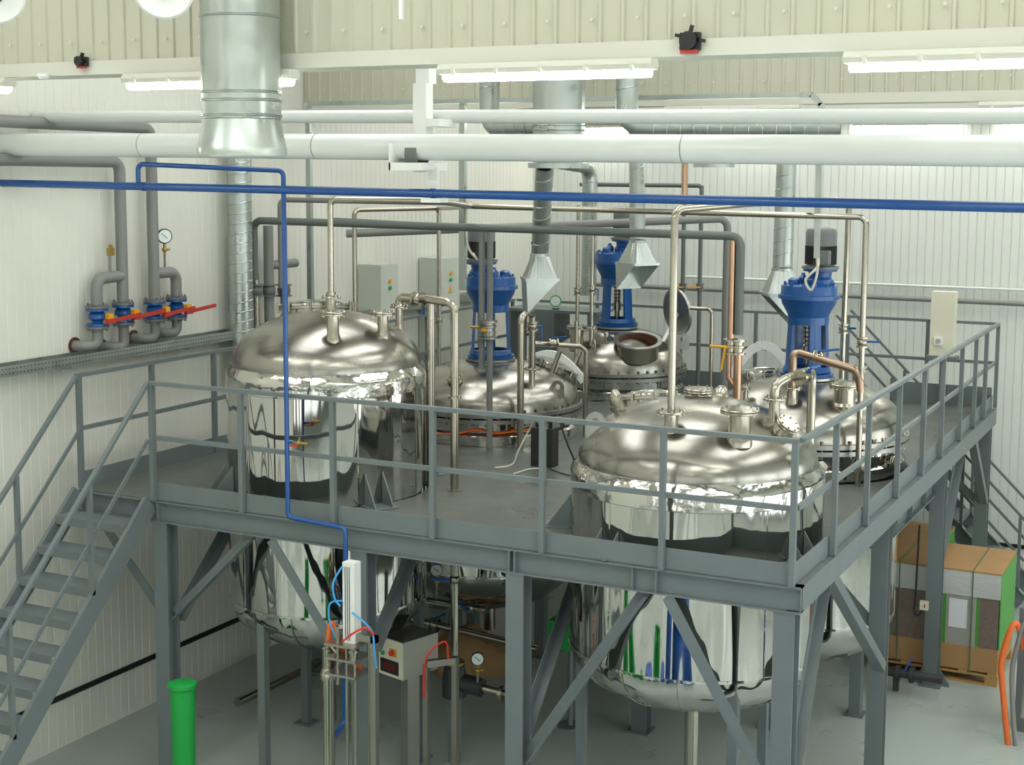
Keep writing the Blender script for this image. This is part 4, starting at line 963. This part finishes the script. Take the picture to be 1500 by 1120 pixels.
q = at(400, 388, X=XW+.25); pipe('short grey cross branch between two droppers', [V((q.x, q.y-.1, q.z)), V((q.x, q.y+.45, q.z))], .05, 'grey_pipe')
pipe('grey level pipe behind the long manifold', [V((XW+.3, 4.9, at(500, 330, Y=4.9).z-.1)), V((at(1066, 320, Y=8).x, 8.0, at(1066, 320, Y=8).z)), V((at(1066, 320, Y=8).x, 8.0, H))], .05, 'grey_pipe', .12)

# ================================================================ OTHER EQUIPMENT ON THE PLATFORM
def cabinet(label, y0, y1, z0, z1, depth, warn):
    t = thing('control_cabinet', label, 'cabinet', (XW+.01, (y0+y1)/2, z0), 'grey control cabinets on the left wall'); x1 = XW+.012+depth
    B().box((XW+.012, y0, z0), (x1, y1, z1)).build('body', 'cabinet', t)
    dr = B().box((x1, y0+.01, z0+.01), (x1+.018, y1-.01, z1-.01)).build('door', 'cabinet', t)
    ym = y0+(y1-y0)*.5
    for dz_, m in ((.22, 'amber_lamp'), (.31, 'green_lamp')):
        B().disc((x1+.018, ym, z1-dz_), .026, .025, (1, 0, 0), 14).build('lamp', m, dr)
    if warn:
        B().section((x1+.018, ym, z1-.45), (x1+.0195, ym, z1-.45), [(-.06,-.05),(.06,-.05),(0,.06)]).build('warning_sign', 'yellow', dr)
        B().disc((x1+.018, ym, z1-.72), .016, .015, (1, 0, 0), 12).build('button', 'green_lamp', dr)
    B().cyl((x1+.018, y0+.05, (z0+z1)/2), (x1+.04, y0+.05, (z0+z1)/2), .012, 8).build('lock', 'motor_dark', dr)
cq = [at(px, 400, X=XW+.33).y for px in (555, 582)]; cabinet('grey control cabinet on the left wall nearer the camera, amber and green lamps', cq[0], cq[1], 3.3, at(555, 388, X=XW+.33).z, .32, False)
cq = [at(px, 400, X=XW+.33).y for px in (643, 672)]; cabinet('grey control cabinet farther along the left wall, with a yellow warning sign', cq[0], cq[1], 3.2, at(655, 377, X=XW+.33).z, .32, True)
# cream cabinet at the rear right
p0, p1 = at(1361, 520, Y=9.0), at(1400, 428, Y=9.0)
t = thing('switch_cabinet', 'tall cream switch cabinet with a socket at the rear right rail', 'cabinet', (p0.x, 9.0, p0.z))
B().box((p0.x, 9.0, p0.z), (p1.x, 9.16, p1.z)).build('body', 'cabinet_cream', t)
sk = B().box((p0.x+.06, 8.965, p0.z+.14), (p0.x+.165, 9.0, p0.z+.245)).build('socket', 'white_paint', t); B().disc((p0.x+.112, 8.965, p0.z+.192), .032, .004, (0, -1, 0), 16).build('socket_face', 'board_grey', sk)
B().box((p0.x-.03, 8.95, p0.z-.05), (p1.x+.05, 9.17, p0.z)).build('bracket', 'steel_paint', t)
B().box(((p0.x+p1.x)/2-.03, 9.08, H), ((p0.x+p1.x)/2+.03, 9.14, p0.z-.05)).build('post', 'steel_paint', t)
# black battery charger
p = at(797, 682, Z=H)
t = thing('black_box', 'black upright equipment box with cables standing on the deck', 'box', p)
B().box(p+V((-.12, -.07, 0)), p+V((.12, .09, .40))).build('case', 'rubber', t)
for dx, dz in ((-.09, .45), (-.07, .43), (.06, .48), (.08, .5)): B().cyl(p+V((dx, 0, .40)), p+V((dx, 0, dz)), .012, 8).build('terminal', 'black', t)
c = p
cable('white cable curving over the deck left of the black box', [c+V((-.1, 0, .5)), c+V((-.2, .05, .35)), c+V((-.25, -.1, .15)), at(750, 680, Z=H+.015), at(725, 685, Z=H+.012)], .009, 'cable_white', group='loose cables on the deck')
cable('thin dark cable lying on the deck right of the black box', [c+V((.05, -.1, .02)), at(815, 690, Z=H+.01), at(835, 696, Z=H+.01), at(848, 697, Z=H+.01)], .007, 'rubber', group='loose cables on the deck')
cable('pale cable lying on the deck under the black box', [at(752, 694, Z=H+.01), at(775, 687, Z=H+.01), at(790, 686, Z=H+.01)], .008, 'cable_white', group='loose cables on the deck')
cable('dark cable hanging from the rail towards the front right tank', [at(820, 616, Y=0.0), at(829, 645, Y=.6), at(842, 676, Y=1.2), at(846, 694, Z=H+.01)], .008, 'rubber', group='loose cables on the deck')
pts = []
for a in range(0, 11):
    th = math.radians(205+a*12); pts.append(V((TK['B'][0]+1.03*math.cos(th), TK['B'][1]+1.03*math.sin(th), 2.87+.02*math.sin(a*2.1)-(.035 if 3 < a < 7 else 0))))
cable('orange cable wrapped round the foot of the middle vessel', pts, .011, 'orange_hose')
pts = [V((TK['B'][0]-.33, TK['B'][1]-1.0, 2.87)), V((TK['B'][0]-.30, TK['B'][1]-1.04, 2.95)), V((TK['B'][0]-.22, TK['B'][1]-1.03, 3.0))]
cable('short red tube on the front of the middle vessel', pts, .008, 'red_plastic')
# bench at the back left
p0, p1 = at(790, 452, Y=9.6), at(875, 452, Y=9.6)
# a desk standing on the rear strip of the platform
t = thing('work_bench', 'grey work bench at the far left corner of the platform', 'bench', (-6.2, 8.8, H))
zbt = at(830, 453, Y=8.7).z-H
B().box((-6.75, 8.5, H+zbt-.04), (-5.3, 9.1, H+zbt)).build('top', 'steel_paint', t)
for x in (-6.68, -5.98, -5.42): B().box((x-.3 if x == -5.98 else x-.02, 8.5, H), (x+.02, 9.05, H+zbt-.04)).build('side_panel', 'steel_paint', t)
p = V((at(814, 445, Y=8.65).x, 8.65, H+zbt))
t = thing('round_clock', 'small round pale green dial standing on the work bench', 'dial', p)
B().disc(p+V((0, 0, .12)), .085, .03, (.4, -1, 0), 24).build('face', 'green_lamp', t); B().disc(p+V((.012, -.03, .12)), .07, .004, (.4, -1, 0), 24).build('centre', 'dial', t); B().box(p+V((-.04, -.03, 0)), p+V((.04, .04, .015))).build('foot', 'black', t)

# ================================================================ BELOW THE PLATFORM
# filling machine in front of the left tank
fx = at(515, 900, Y=-.45).x; fy = -.45
zz = lambda py: at(515, py, Y=fy).z
t = thing('filling_machine', 'drum filling machine with a tall white pneumatic post below the platform', 'machine', (fx, fy, 0))
def ex(px): return at(px, 900, Y=fy).x
B().box((ex(507), fy-.05, zz(940)), (ex(524), fy+.05, zz(822))).build('pneumatic_post', 'white_paint', t)
gr = B()
for px in (511, 514, 517): gr.box((ex(px)-.004, fy-.053, zz(935)), (ex(px)+.004, fy-.0505, zz(828)))
gr.build('slot', 'motor_grey', t)
B().cyl((ex(502), fy-.08, zz(1000)), (ex(502), fy-.08, zz(915)), .014, 12).build('guide_rod', 'pipe_steel', t)
for px in (513, 525, 534):
    B().cyl((ex(px), fy+(.06 if px == 534 else -.06), .4), (ex(px), fy+(.06 if px == 534 else -.06), zz(940)), .014, 12).build('guide_rod', 'pipe_steel', t)
for py in (942, 962, 985): B().box((ex(488), fy-.14, zz(py)), (ex(533), fy+.12, zz(py)+.018)).build('yoke_plate', 'machine_steel', t)
B().cyl((ex(523), fy-.06, zz(962)), (ex(523), fy-.06, zz(940)), .035).cyl((ex(523), fy-.06, zz(950)), (ex(523), fy-.06, zz(946)), .05).build('nozzle_head', 'pipe_steel', t)
B().box((ex(545), fy-.03, .0), (ex(552), fy+.03, zz(925))).box((ex(521), fy-.03, zz(935)), (ex(552), fy+.03, zz(925))).build('frame', 'machine_steel', t)
B().cyl((ex(480), fy, 0), (ex(480), fy, zz(955)), .05).lathe((ex(480), fy, zz(1000)), [(.07, 0), (.07, .05), (.05, .1)], 20).build('dosing_cylinder', 'pipe_steel', t)
B().tube([(ex(480), fy, zz(955)), (ex(480), fy, zz(945)), (ex(500), fy, zz(966))], .022, .04).build('elbow', 'pipe_steel', t)
B().box((ex(470), fy-.35, .0), (ex(560), fy+.3, .12)).build('base', 'machine_steel', t)
cable('orange hose arching down to the dosing cylinder', [(ex(481), fy, zz(948)), (ex(483), fy, zz(922)), (ex(488), fy+.02, zz(922)), (ex(496), fy+.05, zz(955)), (ex(520), fy+.1, zz(985))], .022, 'orange_hose', name='hose', n=10)
cable('light blue air hose looping left of the white post', [(ex(508), fy-.06, zz(828)), (ex(499), fy-.1, zz(850)), (ex(500), fy-.1, zz(873)), (ex(506), fy-.08, zz(885))], .009, 'light_blue_hose', name='air_hose', group='air hoses of the filling machine')
cable('pale blue air hose arching left and down beside the post', [(ex(508), fy-.06, zz(878)), (ex(494), fy-.1, zz(882)), (ex(492), fy-.1, zz(905)), (ex(499), fy-.08, zz(932))], .008, 'light_blue_hose', name='air_hose', group='air hoses of the filling machine')
cable('blue air hose arching right of the post and down', [(ex(522), fy-.06, zz(893)), (ex(540), fy-.08, zz(902)), (ex(550), fy-.05, zz(918)), (ex(553), fy-.05, zz(945)), (ex(553), fy-.02, zz(970))], .009, 'light_blue_hose', name='air_hose', group='air hoses of the filling machine')
cable('red air hose arching over from the post to the frame', [(ex(511), fy-.1, zz(935)), (ex(530), fy-.12, zz(918)), (ex(545), fy-.1, zz(909)), (ex(553), fy-.06, zz(920))], .009, 'red_plastic', name='air_hose', group='air hoses of the filling machine')
# control box on its stand
q = at(594, 960, Y=.95); bx, by = q.x, .95; zb0, zt0_ = 1.02, at(594, 953, Y=.75).z
t = thing('control_box', 'stainless control box with a red and yellow switch on a stand', 'control box', (bx, by, 0))
u = V((.80, .6, 0)); v = V((-.6, .80, 0))        # front faces -v, long side along u
def ob_(a, b_, z0, z1, c=V((bx, by, 0))):
    pts = [c+u*a[0]+v*a[1], c+u*b_[0]+v*a[1], c+u*b_[0]+v*b_[1], c+u*a[0]+v*b_[1]]
    return B().add([p_+V((0, 0, z0)) for p_ in pts]+[p_+V((0, 0, z1)) for p_ in pts], [(3,2,1,0),(4,5,6,7),(0,1,5,4),(1,2,6,5),(2,3,7,6),(3,0,4,7)])
u = V((.96, -.28, 0)).normalized(); v = V((-u.y, u.x, 0))
ob_((-.36, -.02), (.0, .42), zb0, zt0_).build('case', 'machine_steel', t)
pn = ob_((-.355, -.032), (-.005, -.02), zb0, zt0_-.005).build('front_panel', 'cabinet_cream', t)
ctr = V((bx, by, 0))
def knob(a, z, r, m, nm, L=.02): B().disc(ctr+u*a-v*.032+V((0, 0, z)), r, L, -v, 16).build(nm, m, pn)
knob(-.27, zt0_-.07, .024, 'white_paint', 'lamp'); knob(-.27, zt0_-.15, .02, 'green_lamp', 'button')
ob_((-.18, -.040), (-.09, -.032), zt0_-.155, zt0_-.085).build('switch_plate', 'yellow', pn); B().disc(ctr+u*-.135-v*.04+V((0, 0, zt0_-.12)), .026, .03, -v, 16).build('rotary_switch', 'red_plastic', pn)
ob_((-.31, -.036), (-.06, -.032), zb0+.03, zt0_-.2).build('display', 'black', pn)
ob_((-.27, -.038), (-.10, -.036), zb0+.06, zt0_-.23).build('digits', 'red_led', pn)
ob_((-.18, .1), (-.08, .25), 0, zb0).build('stand', 'machine_steel', t)
# small frame table right of it with a red hose
q = at(640, 985, Y=.55); t = thing('side_table', 'small stainless frame beside the control box', 'frame', (q.x, .55, 0)); z0 = at(650, 970, Y=.55).z
B().bar((q.x-.05, .45, z0), (q.x+.13, .65, z0), .05, .06).bar((q.x+.13, .65, z0+.03), (q.x+.13, .65, 0), .05, .05, side=(0, 1, 0)).bar((q.x-.05, .45, z0), (q.x-.05, .45, 0), .05, .05, side=(0, 1, 0)).build('frame', 'machine_steel', t)
cable('thin red hose arching over the small steel frame', [(q.x-.06, .42, z0-.3), (q.x-.05, .42, z0), (q.x+.02, .45, z0+.15), (q.x+.12, .5, z0+.21), (q.x+.13, .52, z0+.05)], .009, 'red_plastic', name='air_hose')
# pump set on the thick pipe
t = thing('pump', 'dark pump body at the foot of the thick stainless pipe', 'pump', (f7.x, f7.y, 0)); z0 = 1.02
B().lathe((f7.x, f7.y, z0-.03), [(.1, 0), (.1, .03), (.05, .04)], 24).build('brass_flange', 'brass', t)
B().lathe((f7.x, f7.y, z0-.35), [(.12, 0), (.12, .2), (.1, .31)], 24).cyl((f7.x, f7.y, z0-.2), (f7.x+.3, f7.y, z0-.22), .09).build('body', 'motor_dark', t)
B().cyl((f7.x+.3, f7.y, z0-.22), (f7.x+.75, f7.y, z0-.25), .035).cyl((f7.x+.5, f7.y, z0-.24), (f7.x+.54, f7.y, z0-.24), .075).cyl((f7.x+.6, f7.y, z0-.24), (f7.x+.64, f7.y, z0-.24), .075).build('discharge', 'pipe_steel', t)
B().bar((f7.x-.0, f7.y, .01), (f7.x, f7.y, z0-.34), .1, .1, side=(0, 1, 0)).build('pedestal', 'steel_paint', t)
gauge('round black pressure gauge standing on the pump discharge', (f7.x+.28, f7.y-.05, z0-.2), .062, 'pressure gauges', (.5, -1, .1), .22)
p0, p1 = at(617, 878, Y=f7.y+.3), at(712, 893, Y=f7.y+.3)
o = pipe('level stainless branch pipe crossing the thick pipe under the platform', [p0, V((p1.x, p1.y, p1.z))], .036, 'pipe_steel', valves=[(p0.lerp(p1, .78), p1-p0, .036, dict(hand=(-1, 0, .5)))])
gauge('round white gauge beside a blue lever under the platform', p0.lerp(p1, .24)+V((0, 0, .03)), .06, 'pressure gauges', (.5, -1, .1), .24, 'motor_grey')
q = at(660, 848, Y=f7.y-.02); t = thing('lever_valve', 'ball valve with a blue lever on the thick pipe under the platform', 'valve', q)
B().sphere(V((f7.x, f7.y, q.z)), .055, 8).build('body', 'pipe_steel', t); B().bar((f7.x-.02, f7.y-.07, q.z), (f7.x-.2, f7.y-.1, q.z), .03, .03).build('lever', 'blue_plastic', t)
p0, p1 = at(610, 908, Z=.55), at(745, 940, Z=.45)
pipe('low stainless pipe running right near the floor under the platform', [p0+(p0-p1)*.1, p1+(p1-p0)*.3], .045, 'pipe_steel', valves=[(p0.lerp(p1, .2), p1-p0, .045, dict(hand=(1, 1, .5)))])
for q in (p0, p1): tag(B().bar((q.x, q.y, 0), (q.x, q.y, q.z-.045), .05, .05, side=(0, 1, 0)).build('pipe_stand', 'steel_paint'), 'short stand under the low floor pipe' + (', left one' if q is p0 else ', right one'), 'stand')
p0, p1 = at(400, 1002, Z=.12), at(480, 962, Z=.12)
pipe('pale pipe lying along the floor below the left tank', [p0+(p0-p1)*.6, p1], .05, 'pipe_steel')
# kraft paper sack heap
q = at(690, 955, Z=.15)
t = thing('paper_sack', 'crumpled brown kraft sack on the floor behind the gauge', 'sack', (q.x, q.y, 0))
k = B(); N, M = 28, 12
for i in range(M+1):
    a = PI/2*i/M
    for j in range(N):
        th = 2*PI*j/N; rr = (.55+.08*math.sin(3*th+1)+.05*math.sin(7*th+i)); k.v.append(V((q.x+rr*math.cos(a)*math.cos(th), q.y+rr*.8*math.cos(a)*math.sin(th), (.42+.06*math.sin(2*th+.5*i))*math.sin(a)+.0)))
for i in range(M):
    for j in range(N): k.f.append([i*N+j, i*N+(j+1) % N, (i+1)*N+(j+1) % N, (i+1)*N+j])
k.build('sack', 'kraft', t)
# green jerrycan on a stand
q = at(830, 935, Y=3.0)
t = thing('jerry_can', 'bright green plastic can on a post behind the front right tank', 'can', (q.x, 3.0, 0)); z0 = at(830, 945, Y=3.0).z; z1 = at(830, 905, Y=3.0).z
B().box((q.x-.14, 2.85, z0), (q.x+.16, 3.15, z1)).build('can', 'green_plastic', t)
B().cyl((q.x-.07, 3.0, z1), (q.x-.07, 3.0, z1+.05), .035).bar((q.x+.0, 3.0, z1+.02), (q.x+.13, 3.0, z1+.02), .04, .04).build('cap', 'green_plastic', t)
B().cyl((q.x+.05, 3.0, 0), (q.x+.05, 3.0, z0), .03).disc((q.x+.05, 3.0, 0), .14, .015).build('stand', 'steel_paint', t)
# green tub under the bottom left column
q = at(267, 1000, Y=-.7)
t = thing('green_tub', 'round green plastic tub at the foot of the left column', 'tub', (q.x, -.7, 0)); z1 = q.z
B().lathe((q.x, -.7, 0), [(.09, 0), (.11, z1-.05), (.125, z1-.03), (.125, z1), (.1, z1+.01)], 36).build('tub', 'green_plastic', t)
# pallets of flat-packed boxes
def pallet(label, x0, x1, y0, y1, ht, full):
    t = thing('loaded_pallet', label, 'pallet', ((x0+x1)/2, (y0+y1)/2, 0), 'pallets of flat boxes')
    pw = B()
    for k in range(5):
        x = x0+.06+k*(x1-x0-.12)/4; pw.box((x-.05, y0, .122), (x+.05, y1, .144))
    for k in range(3):
        y = y0+.05+k*(y1-y0-.1)/2
        pw.box((x0, y-.05, .1), (x1, y+.05, .122)); pw.box((x0, y-.05, 0), (x1, y+.05, .022))
        for m in range(3):
            x = x0+.07+m*(x1-x0-.14)/2; pw.box((x-.07, y-.05, .022), (x+.07, y+.05, .1))
    pw.build('pallet', 'wood', t)
    zb, zw, zt = .145, .42, ht-.3
    B().box((x0+.01, y0+.01, zb), (x1-.01, y1-.01, zw)).build('bottom_tray', 'card', t)
    stripes = [(0, .07, 'board_grey'), (.07, .13, 'board_green'), (.13, .52, 'board_brown'), (.52, .58, 'board_green'), (.58, .82, 'board_grey'), (.82, .845, 'board_green'), (.845, 1, 'board_brown')] if full else [(0, 1, 'board_brown')]
    W = x1-x0-.04
    for a, b_, m in stripes: B().box((x0+.02+a*W, y0+.02, zw), (x0+.02+b_*W, y1-.02, zt)).build('box_stack', m, t)
    B().box((x0+.005, y0+.005, zt), (x1-.005, y1-.005, ht-.02)).build('film_cover', 'wrap_white', t)
    B().box((x0, y0, ht-.02), (x1, y1, ht)).build('top_sheet', 'card', t)
    B().box((x1-.012, y0+.02, zw), (x1+.001, y1-.02, ht-.03)).build('green_side_sheet', 'board_green', t)
    if full:
        xm = x0+.6*(x1-x0); B().box((xm, y0+.012, .62), (xm+.2, y0+.0195, .95)).build('paper_sheet', 'paper', t)
        for f_ in (.2, .78):
            xs = x0+f_*(x1-x0); B().box((xs-.007, y0-.004, .12), (xs+.007, y1+.004, ht+.004)).build('strap', 'strap', t)
    return t
pallet('nearer loaded pallet of wrapped boxes at the right, topped with brown card', -.78, .62, 6.25, 7.4, 1.30, True)
pallet('second loaded pallet standing behind the nearer one', -1.5, -.35, 7.9, 8.9, 1.15, False)
# small socket box on the column with a cable loop
q = at(1354, 886, Y=5.9)
t = thing('junction_box', 'small cream junction box on the column before the pallet', 'junction box', q)
B().box(q+V((-.045, -.03, -.05)), q+V((.045, .015, .05))).build('box', 'cabinet_cream', t); B().box(q+V((.0, -.033, -.02)), q+V((.015, -.03, .02))).build('switch', 'red_paint', t)
cable('dark cable loop hanging under the small junction box', [q+V((-.02, 0, -.05)), q+V((-.06, -.02, -.12)), q+V((-.11, 0, -.08)), q+V((-.10, 0, .1)), q+V((-.09, .02, .9))], .012, 'rubber')
# orange and grey hoses at the right bottom
q = at(1478, 965, Y=4.6)
cable('orange hose rising at the bottom right corner', [q+V((.03, 0, -.9)), q+V((-.05, 0, -.3)), q+V((-.07, 0, -.02)), q+V((0, 0, .3)), q+V((.06, .05, .35)), q+V((.12, .1, .1))], .03, 'orange_hose', name='hose', n=10)
cable('grey hose beside the orange hose at the bottom right corner', [q+V((.1, 0, -.9)), q+V((.03, .05, -.2)), q+V((.08, .05, .2)), q+V((.13, .05, .36)), q+V((.17, .05, .1)), q+V((.14, .05, -.6))], .025, 'grey_pipe', name='hose', n=10)
q = at(1497, 990, Y=5.2); t = thing('grey_bin', 'grey box cut off by the right picture edge', 'box', (q.x+.2, 5.2, 0)); B().box((q.x-.03, 5.0, 0), (q.x+.5, 5.6, at(1497, 890, Y=5.0).z)).build('body', 'motor_grey', t)
# dark valve set beside the pallet foot
q = at(1340, 985, Z=.25); t = thing('drain_valve', 'dark drain pipe with a blue lever at the column foot', 'valve', (q.x, q.y, 0))
B().cyl((q.x-.5, q.y, .22), (q.x+.3, q.y, .22), .05).cyl((q.x-.2, q.y, .22), (q.x-.16, q.y, .22), .09).cyl((q.x-.05, q.y, .22), (q.x-.01, q.y, .22), .09).bar((q.x-.2, q.y, .02), (q.x-.2, q.y, .2), .06, .06, side=(0, 1, 0)).build('body', 'motor_dark', t)
B().bar((q.x-.1, q.y-.03, .27), (q.x-.03, q.y-.03, .42), .03, .02).build('lever', 'blue_plastic', t)

# ================================================================ STORED IN FRONT OF THE PLATFORM (mirrored in the polished tanks)
for j, (x, y, z) in enumerate(((-1.1, -2.35, 0), (-.4, -2.4, 0), (-1.9, -2.5, 0), (-1.1, -2.35, .93), (-.4, -2.4, .93))):
    t = thing('plastic_drum', 'blue plastic drum stored before the platform, mirrored in the front right tank', 'drum', (x, y, z), 'blue drums before the platform')
    B().lathe((x, y, z), [(.27, 0), (.29, .03), (.29, .28), (.3, .3), (.29, .32), (.29, .6), (.3, .62), (.29, .64), (.29, .88), (.26, .92), (.24, .92), (.24, .9)], 32).build('body', 'blue_plastic', t)
    B().disc((x+.12, y, z+.9), .04, .025).build('cap', 'black', t)
for j, (x, y) in enumerate(((-2.7, -2.3), (-4.3, -2.9))):
    for k in range(3):
        t = thing('plastic_crate', 'bright green plastic crate stored before the platform, mirrored in a tank', 'crate', (x, y, k*.425), 'green crates before the platform')
        z = k*.425; b = B().box((x-.3, y-.2, z), (x+.3, y+.2, z+.02))
        for q in (((x-.3, y-.2), (x+.3, y-.185)), ((x-.3, y+.185), (x+.3, y+.2)), ((x-.3, y-.2), (x-.285, y+.2)), ((x+.285, y-.2), (x+.3, y+.2))): b.box((*q[0], z+.02), (*q[1], z+.42))
        b.box((x-.32, y-.22, z+.39), (x+.32, y-.2, z+.42)).box((x-.32, y+.2, z+.39), (x+.32, y+.22, z+.42))
        b.build('crate_body', 'green_plastic', t)
